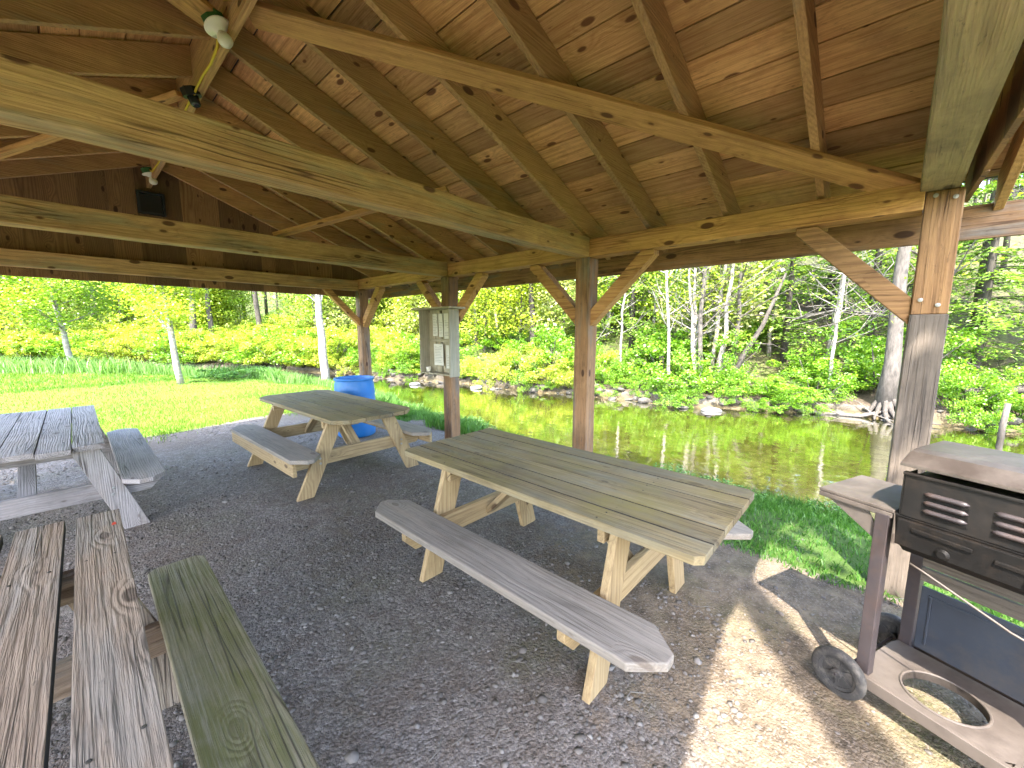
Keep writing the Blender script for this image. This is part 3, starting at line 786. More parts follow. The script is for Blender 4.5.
# ------------------------------------------------------------------ barrel
b = empty('plastic_barrel', (2.80, 5.80, 0)); tag(b, 'blue open-topped plastic barrel behind the tan table', 'barrel')
mb = MB()
mb.lathe([(0, .0), (.25, .0), (.27, .02), (.275, .10), (.29, .22), (.282, .26), (.288, .29), (.293, .44), (.288, .58), (.282, .61), (.29, .65), (.276, .80), (.262, .835), (.262, .845)], (0, 0, 0), 40)
mb.build('barrel_body', M_BLUE, b, smooth=True)
mb = MB(); mb.lathe([(.262, .842), (.283, .846), (.287, .862), (.282, .878), (.270, .879), (.262, .865), (.258, .80), (.265, .4), (.25, .03), (0, .03)], (0, 0, 0), 40)
mb.build('barrel_rim', M_BLUE, b, smooth=True)

# ------------------------------------------------------------------ notice box on the third post
nb_ = empty('notice_box', (PX - PW / 2 - .003, 4.10, 1.04)); tag(nb_, 'open-fronted grey wooden notice box hung on the third post', 'notice box')
D_, W_, H_ = .13, .58, .80
def nbm(name, fn, mat, bevel=.003):
    mb = MB(); fn(mb); return mb.build(name, mat, nb_, bevel=bevel)
nbm('back_panel', lambda m: [m.beam((-.012, -W_ / 2 + W_ / 4 * (i + .5), .0), (-.012, -W_ / 2 + W_ / 4 * (i + .5), H_), .018, W_ / 4 - .003, (0, 1, 0)) for i in range(4)], M_BOX)
for s in (1, -1):
    nbm('side_panel', lambda m: m.beam((-.022 - D_ / 2, s * (W_ / 2 + .011), -.02), (-.022 - D_ / 2, s * (W_ / 2 + .011), H_), D_ + .02, .02, (0, 1, 0)), M_BOX)
nbm('bottom_board', lambda m: m.beam((-.023 - D_ / 2, -W_ / 2, .0), (-.023 - D_ / 2, W_ / 2, .0), D_, .02), M_BOX)
nbm('roof_board', lambda m: m.beam((-.025 - D_ / 2, -W_ / 2 - .09, H_ + .012), (-.025 - D_ / 2, W_ / 2 + .09, H_ + .012), D_ + .12, .022), M_BOX)
nbm('cross_rail', lambda m: m.beam((-.04, -W_ / 2 + .012, H_ * .52), (-.04, W_ / 2 - .012, H_ * .52), .03, .035), M_BOX)
nbm('divider', lambda m: m.beam((-.032, .02, .012), (-.032, .02, H_ - .01), .016, .03, (0, 1, 0)), M_BOX)
papers = []
for k, (y0, z0, w, h, lab) in enumerate(((.10, .47, .10, .28, 'narrow white sheet pinned top left inside the notice box'), (-.005, .46, .085, .29, 'white sheet pinned beside the top left one in the notice box'),
                                   (-.15, .44, .19, .31, 'large printed sheet at the top right inside the notice box'), (.045, .10, .19, .27, 'printed white sheet pinned at the lower left in the notice box'), (-.165, .07, .16, .29, 'printed white sheet pinned at the lower right in the notice box'))):
    t = empty('paper_sheet', (PX - PW / 2 - .003 - .0535, 4.10 + y0 * 1.1, 1.04 + z0)); tag(t, lab, 'paper', 'sheets in the notice box')
    mb = MB(); mb.beam((0, 0, 0), (-.003, 0, h), w, .0012, (1, 0, 0), seg=3); mb.build('sheet', M_PAPER, t)
    mb = MB()
    for i in range(int(h / .02) - 2):
        l = w * rng.uniform(.5, .82)
        mb.beam((-.0022, w * .41 - l, h - .03 - i * .02), (-.0022, w * .41, h - .03 - i * .02), .001, .004, (0, 0, 1), seg=1, jit=0)
    mb.build('printing', M_INK, t)
cup = empty('small_cup', (PX - PW / 2 - .10, 4.10 + .22, 1.052)); tag(cup, 'small white cup standing in the bottom of the notice box', 'cup')
mb = MB(); mb.lathe([(0, 0), (.026, 0), (.032, .06), (.030, .06), (.024, .004), (0, .004)], (0, 0, 0), 20); mb.build('cup_body', M_WHITE, cup, smooth=True)

# ------------------------------------------------------------------ lamps, cable, black box
def lampholder(loc, label, tilt=0, empty_socket=False, box=True):
    t = empty('lamp_holder', loc); t.rotation_euler = (tilt, R(-18), 0); tag(t, label, 'lamp', 'bulb holders along the ridge')
    if box:
        mb = MB(); mb.lathe([(0, .05), (.055, .05), (.058, .045), (.058, .0), (0, 0)], (0, 0, 0), 8); mb.build('junction_box', M_BLACK if empty_socket else M_GREENBOX, t)
    if empty_socket:
        mb = MB(); mb.lathe([(0, 0), (.035, 0), (.03, -.05), (.022, -.06), (.018, -.03), (0, -.02)], (0, 0, 0), 16); mb.build('socket', M_BLACK2, t, smooth=True)
        return t
    mb = MB(); mb.lathe([(0, -.001), (.064, -.001), (.068, -.006), (.064, -.013), (.034, -.022), (.026, -.034), (0, -.034)], (0, 0, 0), 28); mb.build('porcelain_base', M_WHITE, t, smooth=True)
    mb = MB(); mb.lathe([(.014, -.033), (.017, -.042), (.030, -.058), (.037, -.08), (.034, -.098), (.022, -.112), (0, -.118)], (0, 0, 0), 24); mb.build('light_bulb', M_WHITE, t, smooth=True)
    return t
lampholder((.705, 2.84, 3.245), 'white bulb holder on a green box, closest along the ridge', R(-22))
lampholder((.725, 3.66, 3.19), 'dark empty lamp socket hanging by the ridge cable', 0, True)
lampholder((.735, 6.0, 3.27), 'small white bulb holder in front of the boarded far gable', 0)
mb = MB()
cp = [(.742, 1.2, 3.26), (.741, 1.9, 3.235), (.738, 2.35, 3.25), (.735, 2.62, 3.29), (.72, 2.74, 3.335)]
cp2 = [(.725, 2.9, 3.31), (.742, 3.02, 3.24), (.743, 3.2, 3.22), (.742, 3.4, 3.235), (.735, 3.56, 3.22), (.727, 3.64, 3.19)]
cp3 = [(.728, 3.72, 3.215), (.742, 3.86, 3.235), (.742, 4.2, 3.225), (.741, 4.8, 3.24), (.742, 5.4, 3.225), (.741, 5.85, 3.25), (.737, 5.98, 3.30)]
for c in (cp, cp2, cp3): mb.tube(c, .0075, 8)
tag(mb.build('electric_cable', M_YELLOW, smooth=True), 'yellow electric cable stapled loosely along the ridge board', 'cable')
bx = empty('wall_box', (.77, 6.41, 2.92)); tag(bx, 'square black box with a dark pane high on the gable', 'wall box')
mb = MB()
for a, b_ in (((-.1, 0, .012), (.1, 0, .012)), ((-.1, 0, .238), (.1, 0, .238))): mb.beam((a[0], -.01, a[2]), (b_[0], -.01, b_[2]), .05, .024, seg=1, jit=0)
for s in (-1, 1): mb.beam((s * .112, -.01, 0), (s * .112, -.01, .25), .05, .024, (1, 0, 0), seg=1, jit=0)
mb.build('frame', M_BLACK, bx)
mb = MB(); mb.beam((-.098, .005, .125), (.098, .005, .125), .012, .2, seg=1, jit=0); mb.build('pane', M_BLACK2, bx)

# ------------------------------------------------------------------ gas grill
gr = empty('gas_grill', (2.15, -.05, 0), R(-22)); tag(gr, 'old rusty black gas grill on a wheeled cart by the corner post', 'grill')
def G(name, fn, mat, bevel=.003, smooth=False, label=None, parent=None):
    mb = MB(); fn(mb); o = mb.build(name, mat, parent or gr, bevel=bevel, smooth=smooth)
    if label: o['label'] = label
    return o
# local: x = depth away from the viewer, y = -w (w to the right)
GW = .74
for x in (.02, .40):
    for w in (.02, GW - .02):
        G('cart_leg', lambda m: m.beam((x, -w, .105 if w < .1 else .0), (x, -w, .86), .045, .045, (0, 1, 0), jit=.0004), M_STEEL)
G('front_rail', lambda m: m.beam((-.012, .02, .122), (-.012, -GW, .122), .022, .05, jit=.0004), M_SHELF)
G('rear_rail', lambda m: m.beam((.432, .02, .122), (.432, -GW, .122), .022, .05, jit=.0004), M_STEEL)
def tray(m):
    # plate with a round hole for the gas bottle
    cx, cy, r = .15, -.225, .12; x0, x1, y0, y1 = .002, .375, -.44, .01
    n = 48
    for z, flip in ((.142, False), (.130, True)):
        ring, outer = [], []
        for k in range(n):
            a = 2 * math.pi * k / n; c, s = math.cos(a), math.sin(a)
            ring.append(Vector((cx + r * c, cy + r * s, z)))
            tx_ = min(((x1 if c > 0 else x0) - cx) / c if abs(c) > 1e-6 else 9, ((y1 if s > 0 else y0) - cy) / s if abs(s) > 1e-6 else 9)
            outer.append(Vector((cx + tx_ * c, cy + tx_ * s, z)))
        for k in range(n):
            q = [ring[k], outer[k], outer[(k + 1) % n], ring[(k + 1) % n]]
            m.poly(q[::-1] if flip else q)
    for rad, zt_ in ((r, .142),):
        for k in range(n):
            a, a2 = 2 * math.pi * k / n, 2 * math.pi * (k + 1) / n
            P = lambda aa, z: (cx + rad * math.cos(aa), cy + rad * math.sin(aa), z)
            m.poly([P(a, .142), P(a2, .142), P(a2, .112), P(a, .112)]); m.poly([P(a, .112), P(a2, .112), P(a2, .142), P(a, .142)][::1])
    # rounded rim around the hole and turned down edge at the right end
    m.tube([(cx + (r + .004) * math.cos(2 * math.pi * k / 40), cy + (r + .004) * math.sin(2 * math.pi * k / 40), .144) for k in range(41)], .005, 8, cap=False)
    m.beam((x0, y0 - .006, .125), (x1, y0 - .006, .125), .012, .035, jit=.0004)
G('bottle_tray', tray, M_SHELF, 0)
def wheel(y, x, name='wheel'):
    Mx = Matrix.Translation((x, y, .10)) @ Matrix.Rotation(R(90), 4, 'Y')
    def ty(m): m.lathe([(.072, -.018), (.090, -.021), (.099, -.016), (.103, 0), (.099, .016), (.090, .021), (.072, .018), (.072, -.018)], (0, 0, 0), 40, Mx)
    o = G('wheel', ty, M_RUBBER, 0, True)
    def hub(m):
        m.lathe([(0, -.024), (.018, -.024), (.02, -.016), (.02, .016), (.018, .024), (0, .024)], (0, 0, 0), 20, Mx)
        for k in range(6):
            a = 2 * math.pi * k / 6
            m.beam(Mx @ Vector((.016 * math.cos(a), .016 * math.sin(a), 0)), Mx @ Vector((.075 * math.cos(a), .075 * math.sin(a), 0)), .014, .014, (1, 0, 0), seg=1, jit=0)
        m.lathe([(.0, -.003), (.068, -.003), (.068, .003), (0, .003)], (0, 0, 0), 32, Mx)
        m.lathe([(.060, -.008), (.074, -.012), (.074, .012), (.060, .008), (.060, -.008)], (0, 0, 0), 32, Mx)
    G('hub', hub, M_RUBBER, 0, False, parent=o)
wheel(.045, -.035); wheel(.045, .46)
G('axle', lambda m: m.tube([(-.06, .045, .10), (.48, .045, .10)], .006, 8), M_STEEL, 0, True)
# side shelf
def shelf(m):
    m.prism([(-.0, .21), (.0, -.055), (.36, -.055), (.36, .21)], .014, Matrix(((1, 0, 0, 0), (0, 1, 0, 0), (0, 0, 1, .874), (0, 0, 0, 1))))
    m.beam((.008, .21, .862), (.008, -.05, .862), .016, .022, jit=.0003); m.beam((.352, .21, .862), (.352, -.05, .862), .016, .022, jit=.0003)
    m.beam((.016, .203, .862), (.344, .203, .862), .014, .022, jit=.0003)
G('side_shelf', shelf, M_SHELF, .003)
for x in (.01, .35): G('shelf_bracket', lambda m: m.prism([(.03, .85), (.17, .85), (.0, .74), (.0, .80)], .006, Matrix(((0, 0, 1, x), (1, 0, 0, 0), (0, 1, 0, 0), (0, 0, 0, 1)))), M_SHELF, 0)
# firebox: tub with sloping front
def tub(m):
    prof = [(.0, .885), (-.008, .88), (.02, .765), (.10, .70), (.36, .70), (.41, .80), (.41, 1.04), (.40, 1.04), (.40, .90), (.02, .90)]
    m.prism(prof, GW - .06, Matrix(((1, 0, 0, 0), (0, 0, 1, -GW + .0), (0, 1, 0, 0), (0, 0, 0, 1))))
G('firebox', tub, M_SOOT, .004)
# louvred windscreen panel
def panel(m):
    m.beam((.21, -.078, 1.03), (.21, -GW + .008, 1.03), .40, .006, jit=.0004)
    m.beam((-.004, -.075, .965), (-.004, -GW + .0, .965), .010, .165, jit=.0004)
    m.beam((-.004, -.07, 1.052), (-.004, -GW + .0, 1.052), .022, .012, jit=.0004)
    m.beam((-.006, -.072, .965), (.10, -.072, .965), .006, .165, jit=.0004)
G('front_panel', panel, M_PANEL, .003)
for w0 in (.135, .31, .49):
    for z in (.925, .957, .99):
        G('louver', lambda m: m.tube([(-.011, -w0 - .118 * k / 10, z) for k in range(11)], [.002 + .0075 * min(1, 3.2 * math.sin(math.pi * k / 10) ** .8) for k in range(11)], 10), M_STEEL, 0, True)
    for dz in (-.016, .017, .05):
        G('louver_slot', lambda m: m.beam((-.0105, -w0, .925 + dz), (-.0105, -w0 - .118, .925 + dz), .003, .008, jit=0, seg=1), M_SOOT, 0)
def lower(m):
    m.beam((-.016, -.075, .82), (-.016, -GW, .82), .018, .105, jit=.0004)
    m.beam((-.028, -.12, .845), (-.028, -.28, .84), .008, .016, jit=0); m.beam((-.028, -.33, .83), (-.028, -.52, .825), .008, .016, jit=0)
    for w in (.21, .42, .6): m.lathe([(0, 0), (.02, 0), (.022, .006), (.012, .012), (0, .012)], (0, 0, 0), 18, Matrix.Translation((-.025, -w, .79)) @ Matrix.Rotation(R(-90), 4, 'Y'))
G('control_panel', lower, M_SOOT, .003)
G('drip_rod', lambda m: m.tube([(.0, -.12, .70), (-.005, -.16, .69), (-.02, -.39, .61), (-.02, -.44, .60)], .004, 8), M_SHELF, 0, True)
def lid(m):
    prof = [(-.022, 1.080), (-.02, 1.092), (.05, 1.128), (.10, 1.134), (.34, 1.134), (.425, 1.11), (.43, 1.05), (.42, 1.05), (.415, 1.10), (.335, 1.122), (.10, 1.122), (.055, 1.116), (-.010, 1.082)]
    m.prism(prof, GW - .05, Matrix(((1, 0, 0, 0), (0, 0, 1, -GW - .01), (0, 1, 0, 0), (0, 0, 0, 1))))
    for w in (.067, GW + .004):
        m.prism([(-.015, 1.080), (.054, 1.118), (.10, 1.124), (.34, 1.124), (.42, 1.10), (.42, 1.05), (.30, 1.06)], .005, Matrix(((1, 0, 0, 0), (0, 0, 1, -w), (0, 1, 0, 0), (0, 0, 0, 1))))
G('lid', lid, M_LID, .003)
def back(m):
    m.beam((.385, -.05, .30), (.385, -GW + .04, .30), .012, .30, jit=.0004)
    m.beam((.377, -.075, .415), (.377, -GW + .06, .415), .006, .012, jit=.0002); m.beam((.377, -.085, .18), (.377, -.085, .41), .010, .006, (1, 0, 0), jit=0)
G('back_panel', back, M_BPANEL, .003)
for z in (.505, .575, .645): G('slat', lambda m: m.beam((.39, -.04, z), (.39, -GW + .03, z), .02, .062), M_GREYP, .003)

# ------------------------------------------------------------------ vegetation
def add_me(name, me, parent=None):
    o = bpy.data.objects.new(name, me); COL.objects.link(o)
    if parent: o.parent = parent
    return o

def bush_mesh(seed, r=1.0, h=1.3, n=3600, size=.075):
    n = int(n * 1.35); size *= .78
    r_ = np.random.default_rng(seed)
    k = 40
    th = r_.uniform(0, 6.28, k); rr = r * np.sqrt(r_.random(k)) * 1.0
    cz = h * (.15 + .85 * r_.random(k) ** 1.2) * (1 - .3 * (rr / r) ** 2)
    cs = np.stack([rr * np.cos(th), rr * np.sin(th), cz], -1); cr = r_.uniform(.10, .30, k) * r
    w = r_.integers(0, k, n)
    d = r_.normal(size=(n, 3)); d /= np.linalg.norm(d, axis=1)[:, None]
    rad = cr[w] * (.55 + .5 * r_.random(n))
    C = cs[w] + d * rad[:, None] * np.array([1, 1, .75])
    lo = C[:, 2] < .02; C[lo, 2] = r_.uniform(.02, .3, lo.sum())
    V, F = leaves_vf(C, size, 1.5, .6)
    tone = np.clip(.5 + .35 * (r_.random(k)[w] - .5) + .28 * r_.normal(size=n), 0, 1)
    stems = MB()
    for i in range(0, k, 2):
        c = Vector(cs[i]); p = Vector((c.x * .25, c.y * .25, -.1))
        stems.tube([p, p.lerp(c, .5) + Vector((0, 0, .08)), c], [.018, .012, .006], 5)
    return V, F, tone, stems

bush_protos = []
def make_bush_proto(seed, mat, size, n):
    V, F, t, st = bush_mesh(seed, n=n, size=size)
    o = empty('leafy_bush'); f = raw_mesh('foliage', V, F, mat, t, o); s = st.build('stem', M_BARK, o, smooth=True)
    return o
BP = [make_bush_proto(100 + i, M_LEAF_BUSH if i < 4 else M_LEAF_YEL, (.07, .085, .06, .08, .07, .06)[i], (4200, 3800, 4600, 3600, 3800, 4600)[i]) for i in range(6)]
used = set()
def place(proto, loc, rz, sc, label, cat, group=None):
    k = id(proto)
    if k not in used: used.add(k); o = proto
    else: o = copy_tree(proto)
    o.location = loc; o.rotation_euler = (0, 0, rz)
    o.scale = sc if hasattr(sc, '__len__') else (sc, sc, sc)
    tag(o, label, cat, group)
    return o
vr = random.Random(5)
BL = 'round bright green leafy bush in the thicket on the far creek bank'
BL2 = 'tall yellow-green bush among the thicket behind the lawn'
# along the far bank
y = -5.5
while y < 22:
    for row, (s0, h0) in enumerate(((.02, .55), (.65, .95), (1.8, 1.5))):
        yy = y + vr.uniform(-.35, .35); ss = s0 + vr.uniform(-.2, .3)
        if row == 2 and vr.random() < .35: continue
        if row > 1 and yy < 1.5 and vr.random() < .5: continue
        xx = float(far_x(yy)) + ss
        if abs(yy + .25) < .6 and row < 2: continue
        sc = vr.uniform(.6, 1.12) * h0
        yel = yy > 7 and vr.random() < .5
        p = BP[vr.randrange(4, 6)] if yel else BP[vr.randrange(0, 4)]
        place(p, (xx, yy, zt(xx, yy) - .05), vr.uniform(0, 6.28), (sc * vr.uniform(.8, 1.25), sc * vr.uniform(.8, 1.25), sc * vr.uniform(.6, 1.15)), 'loose yellow-green bush in the thicket on the far creek bank' if yel else BL, 'bush', 'bushes on the far creek bank')
    y += vr.uniform(.62, .95)
# hedge-like thicket beyond the lawn
for i in range(34):
    yy = 21 + i * .62; base = float(far_x(yy))
    for s_ in (.2, 2.2, 4.2):
        xx = base + s_ + vr.uniform(-.5, .7) + (.5 if s_ < 2 else vr.uniform(0, 2))
        sc = vr.uniform(1.25, 1.9)
        p = BP[vr.choice((4, 5, 4, 5, 1))]
        place(p, (xx, yy + vr.uniform(-.3, .3), zt(xx, yy) - .05), vr.uniform(0, 6.28), (sc, sc, sc * vr.uniform(.7, .95)), BL2, 'bush', 'thicket behind the lawn')
# deep green low clump of tall grass at the lawn edge
p = make_bush_proto(140, M_BGRASS, .10, 2600); p.name = 'low_bush'
p.location = (3.35, 15.6, zt(3.3, 15.6) - .1); p.scale = (1.1, .8, .38)
tag(p, 'low dark green clump at the lawn edge beside the slim maple', 'bush')

# trees -------------------------------------------------------------
def grow(seed, H, r0, lean=(0, 0), wig=.03, first=.35, nl=12, up=.5, blen=.34, sub=3, flare=0):
    """trunk and limbs; returns mesh builder and twig tip positions"""
    q = random.Random(seed); mb = MB(); tips = []
    n = 12; pts = []; rad = []
    for i in range(n + 1):
        t = i / n
        pts.append(Vector((lean[0] * t + q.uniform(-wig, wig) * H * .12, lean[1] * t + q.uniform(-wig, wig) * H * .12, H * t - .15 * (i == 0))))
        rad.append(r0 * (1 - t) ** .8 + .006 + (flare * r0 * max(0, 1 - t * n / 1.5) ** 2))
    mb.tube(pts, rad, 10)
    def at(t):
        f = t * n; i = min(n - 1, int(f)); return pts[i].lerp(pts[i + 1], f - i)
    ga = q.uniform(0, 6.28)
    for k in range(nl):
        t = first + (1 - first) * (k + q.random() * .8) / nl
        t = min(t, .98)
        ga += 2.4 + q.uniform(-.4, .4)
        L = H * blen * (1.05 - t * .75) * q.uniform(.7, 1.2)
        b = at(t); d = Vector((math.cos(ga), math.sin(ga), up + q.uniform(-.2, .3))).normalized()
        bp = [b]; br = [max(.008, r0 * (1 - t) * .5)]
        for i in range(1, 5):
            d = (d + Vector((q.uniform(-.2, .2), q.uniform(-.2, .2), q.uniform(-.08, .16)))).normalized()
            bp.append(bp[-1] + d * L / 4); br.append(br[0] * (1 - i / 4.6))
        mb.tube(bp, br, 6, cap=False)
        tips.append(bp[-1])
        for s_ in range(sub):
            i = q.randrange(1, 4); a = q.uniform(0, 6.28)
            d2 = (bp[i + 1] - bp[i]).normalized() + Vector((math.cos(a), math.sin(a), q.uniform(-.2, .6))) * .8
            d2.normalize(); l2 = L * q.uniform(.25, .5)
            tw = [bp[i], bp[i] + d2 * l2 * .5, bp[i] + d2 * l2 + Vector((0, 0, l2 * q.uniform(-.1, .15)))]
            mb.tube(tw, [br[i] * .55, br[i] * .35, .003], 5, cap=False)
            tips += tw[1:]
    return mb, tips

def tree_proto(name, seed, H, r0, leaf_n, leaf_s, clump, lmat, bmat, **kw):
    mb, tips = grow(seed, H, r0, **kw)
    o = empty(name)
    mb.build('trunk', bmat, o, smooth=True)
    if leaf_n:
        T = np.array([t[:] for t in tips]); k = nr.integers(0, len(T), leaf_n)
        C = T[k] + nr.normal(0, clump, (leaf_n, 3)) * np.array([1, 1, .55])
        V, F = leaves_vf(C, leaf_s, 1.3, 1.0)
        tone = np.clip(nr.random(len(T))[k] * .5 + .25 + nr.normal(0, .22, leaf_n), 0, 1)
        raw_mesh('crown', V, F, lmat, tone, o)
    return o

t = tree_proto('young_maple', 21, 6.2, .10, 26000, .085, .36, M_LEAF_TREE, M_BARKP, lean=(-.5, .2), first=.22, nl=20, up=.35, blen=.46, sub=5)
t.location = (-.11, 22.7, zt(-.11, 22.7)); tag(t, 'young maple leaning away to the side, furthest across the lawn', 'tree')
t = tree_proto('young_maple', 22, 5.4, .085, 19000, .07, .3, M_LEAF_YEL, M_BARKP, lean=(-.35, .1), first=.26, nl=16, up=.7, blen=.36, sub=5)
t.location = (2.0, 15.0, zt(2, 15)); tag(t, 'slim young maple with yellow leaves in mid lawn', 'tree')
t = tree_proto('birch_tree', 23, 7.0, .13, 900, .08, .3, M_LEAF_TREE, M_BARKP, lean=(.1, .2), first=.34, nl=12, up=.35, blen=.42, sub=4, wig=.06)
t.location = (5.23, 12.88, zt(5.23, 12.88)); tag(t, 'pale crooked tree with a bare arching limb on the near bank', 'tree')
t = tree_proto('birch_tree', 24, 8.0, .065, 700, .08, .3, M_LEAF_TREE, M_BARKP, lean=(.1, -.2), first=.5, nl=10, up=.6, blen=.25)
t.location = (5.75, 11.2, zt(5.75, 11.2) - .05); tag(t, 'thin straight pale tree just behind the corner post and barrel', 'tree')
# big bank tree with spreading roots
t = tree_proto('bank_tree', 25, 13, .155, 3000, .10, .4, M_LEAF_BUSH, M_BARK, lean=(.3, .1), first=.42, nl=16, up=.4, blen=.25, flare=.55, wig=.02)
bx_, by_ = 13.55, -.25; bz_ = zt(bx_, by_); t.location = (bx_, by_, bz_)
mb = MB()
for k in range(6):
    a = math.pi + (k - 2.5) * .5 + vr.uniform(-.1, .1); L = vr.uniform(.5, 1.0)
    pts = [Vector((.06 * math.cos(a), .06 * math.sin(a), .3))]
    for i in range(1, 5):
        r_ = .12 + L * i / 4; px, py = r_ * math.cos(a + .1 * i), r_ * math.sin(a + .1 * i)
        pts.append(Vector((px, py, max(zt(bx_ + px, by_ + py) - bz_ + .05, WATER - bz_ - .05) + (.16 if i == 1 else .03))))
    mb.tube(pts, [.07, .055, .04, .03, .015], 7)
mb.build('root', M_BARKD, t, smooth=True)
tag(t, 'stout grey tree with spreading roots at the waterline', 'tree')
# slim bare saplings, one kind copied
SP = [tree_proto('slim_tree', 40 + i, (8.5, 7.5, 9.5, 8)[i], (.055, .045, .075, .06)[i], (500, 700, 900, 600)[i], .085, .35, M_LEAF_YEL if i % 2 else M_LEAF_TREE, M_BARKP if i != 2 else M_BARK, lean=((.2, .3), (-.9, .2), (.1, -.2), (.6, .5))[i], first=.2, nl=20, up=.5, blen=.22, sub=5, wig=.05) for i in range(4)]
near_trees = [(12.6, 4.75, 1, -.2, 1.05, 'leaning pale sapling beside the pale trunk cluster'), (13.3, 4.3, 0, 1, 1.0, 'first pale upright trunk in the cluster across the creek'), (13.0, 4.05, 2, 2, .95, 'thickest grey trunk in the cluster across the creek'),
              (13.6, 3.65, 0, 4, 1.15, 'tall pale trunk just behind the thickest cluster trunk'), (13.9, 3.35, 2, 5, .9, 'grey trunk at the edge of the cluster across the creek'), (13.3, 6.9, 0, 3, .8, 'slender pale tree seen between the second and third posts'),
              (14.0, .95, 0, 2.5, .8, 'straight thin pale sapling by the dead branches'), (16.5, 2.9, 0, 3.5, 1.2, 'pale straight trunk standing higher on the slope'), (14.4, -.65, 2, .5, 1.2, 'grey trunk close behind the stout rooted tree')]
near_trees += [(13.5, 4.55, 1, 2.2, .9, 'thin forked pale stem tucked inside the trunk cluster'), (13.9, 4.0, 3, 3.3, 1.1, 'tall leaning pale stem behind the trunk cluster'), (14.3, 3.75, 0, 5.4, 1.0, 'straight grey stem set back behind the trunk cluster'),
               (13.1, 4.2, 3, 1.2, .85, 'slim whitish stem close against the thickest cluster trunk'), (14.6, 4.6, 2, 4.4, 1.0, 'grey trunk furthest back in the trunk cluster'), (12.7, 7.6, 3, .4, .8, 'slim pale stem near the fallen log on the far bank')]
for x, y, k, rz, sc, lab in near_trees:
    place(SP[k], (x, y, zt(x, y) - .05), rz, sc, lab, 'tree')
FL = 'slim grey tree with sparse young leaves in the woods across the creek'
for i in range(64):
    yy = vr.uniform(-4, 40); sfv = 3.4 + 16 * vr.random() ** 1.3
    xx = float(far_x(yy)) + sfv
    if yy < 4 and vr.random() < .7: continue
    place(SP[vr.randrange(4)], (xx, yy, zt(xx, yy) - .1), vr.uniform(0, 6.28), vr.uniform(.95, 1.6), FL, 'tree', 'slim trees in the woods across the creek')
# stout dark trunks behind the lawn
DP = tree_proto('woodland_tree', 60, 14, .20, 3500, .13, .6, M_LEAF_TREE, M_BARKD, lean=(.4, .2), first=.38, nl=18, up=.4, blen=.25, wig=.03)
for i, (x, y, sc) in enumerate(((4.9, 30.5, 1.0), (5.9, 30.9, .8), (9.8, 24.5, .75), (11.3, 22.0, .8), (1.0, 36, 1.0), (13.6, 17, .8), (14.8, 12.2, .8), (8.2, 29.5, .9), (-4, 41, 1.2), (-10, 44, 1.2))):
    place(DP, (x, y, zt(x, y) - .1), i * 1.3, sc, 'stout dark-barked tree standing in the thicket behind the lawn', 'tree', 'dark trees behind the lawn')

UP = [tree_proto('leafy_sapling', 90 + i, (4.2, 5.2, 3.4)[i], .035, (5200, 6000, 4200)[i], .10, .34, (M_LEAF_YEL, M_LEAF_TREE, M_FAR)[i], M_BARK, lean=(.2, .1), first=.10, nl=18, up=.5, blen=.38, sub=4) for i in range(3)]
for i in range(102):
    yy = vr.uniform(3.5, 46) if i < 102 else vr.uniform(-6, 3.5); xx = float(far_x(yy)) + 3.2 + 13 * vr.random()
    place(UP[vr.randrange(3)], (xx, yy, zt(xx, yy) - .1), vr.uniform(0, 6.28), vr.uniform(.8, 1.5), 'small yellow-green leafy sapling under the taller woods across the creek', 'tree', 'saplings under the woods across the creek')
UB = [make_bush_proto(170 + i, (M_LEAF_YEL, M_LEAF_BUSH)[i], .085, 3000) for i in range(2)]
for i in range(90):
    yy = vr.uniform(2.5, 40) if i < 84 else vr.uniform(-6, 2.5); xx = float(far_x(yy)) + 3.0 + 11 * vr.random(); s_ = vr.uniform(.9, 1.5)
    place(UB[i % 2], (xx, yy, zt(xx, yy) - .1), vr.uniform(0, 6.28), (s_, s_, s_ * .75), 'low leafy shrub on the slope above the far bank', 'shrub', 'shrubs on the slope across the creek')

# hemlocks
def hemlock(seed, H, r0, n_whorl, Lmax, start=.06, dens=62):
    q = random.Random(seed); mb = MB()
    mb.tube([(0, 0, -.2), (0.03, 0, H * .5), (0, 0.03, H)], [r0, r0 * .6, .01], 9)
    Cs, Ds = [], []
    for i in range(n_whorl):
        t = start + (1 - start) * i / n_whorl
        for k in range(4):
            a = q.uniform(0, 6.28); L = Lmax * (1 - t * .8) * q.uniform(.6, 1.1)
            z = H * t + q.uniform(-.15, .15)
            dv = Vector((math.cos(a), math.sin(a), 0)); pts = []
            for j in range(5):
                f = j / 4; pts.append(Vector((dv.x * L * f, dv.y * L * f, z + L * (.14 * f - .34 * f * f))))
            mb.tube(pts, [.022, .017, .012, .008, .003], 5, cap=False)
            m_ = int(dens * L)
            f = nr.random(m_) ** .7
            side = nr.normal(0, .17, m_) * L * (1 - f * .55) * .9
            side = np.clip(side, -.6, .6)
            C = np.stack([dv.x * L * f - dv.y * side, dv.y * L * f + dv.x * side, z + L * (.14 * f - .34 * f * f) - .18 * np.abs(side) + nr.normal(0, .012, m_)], -1)
            D = np.stack([dv.x * .8 - dv.y * np.sign(side) * .8, dv.y * .8 + dv.x * np.sign(side) * .8, np.full(m_, -.25)], -1)
            Cs.append(C); Ds.append(D)
    C, D = np.concatenate(Cs), np.concatenate(Ds)
    V, F = leaves_vf(C, .13, 2.6, 2.6, D)
    o = empty('hemlock_tree'); mb.build('trunk', M_BARKD, o, smooth=True)
    raw_mesh('crown', V, F, M_NEEDLE, np.clip(nr.normal(.5, .25, len(F)), 0, 1), o)
    return o
HP = [hemlock(71, 8.5, .11, 26, 2.2), hemlock(72, 11, .15, 30, 2.9)]
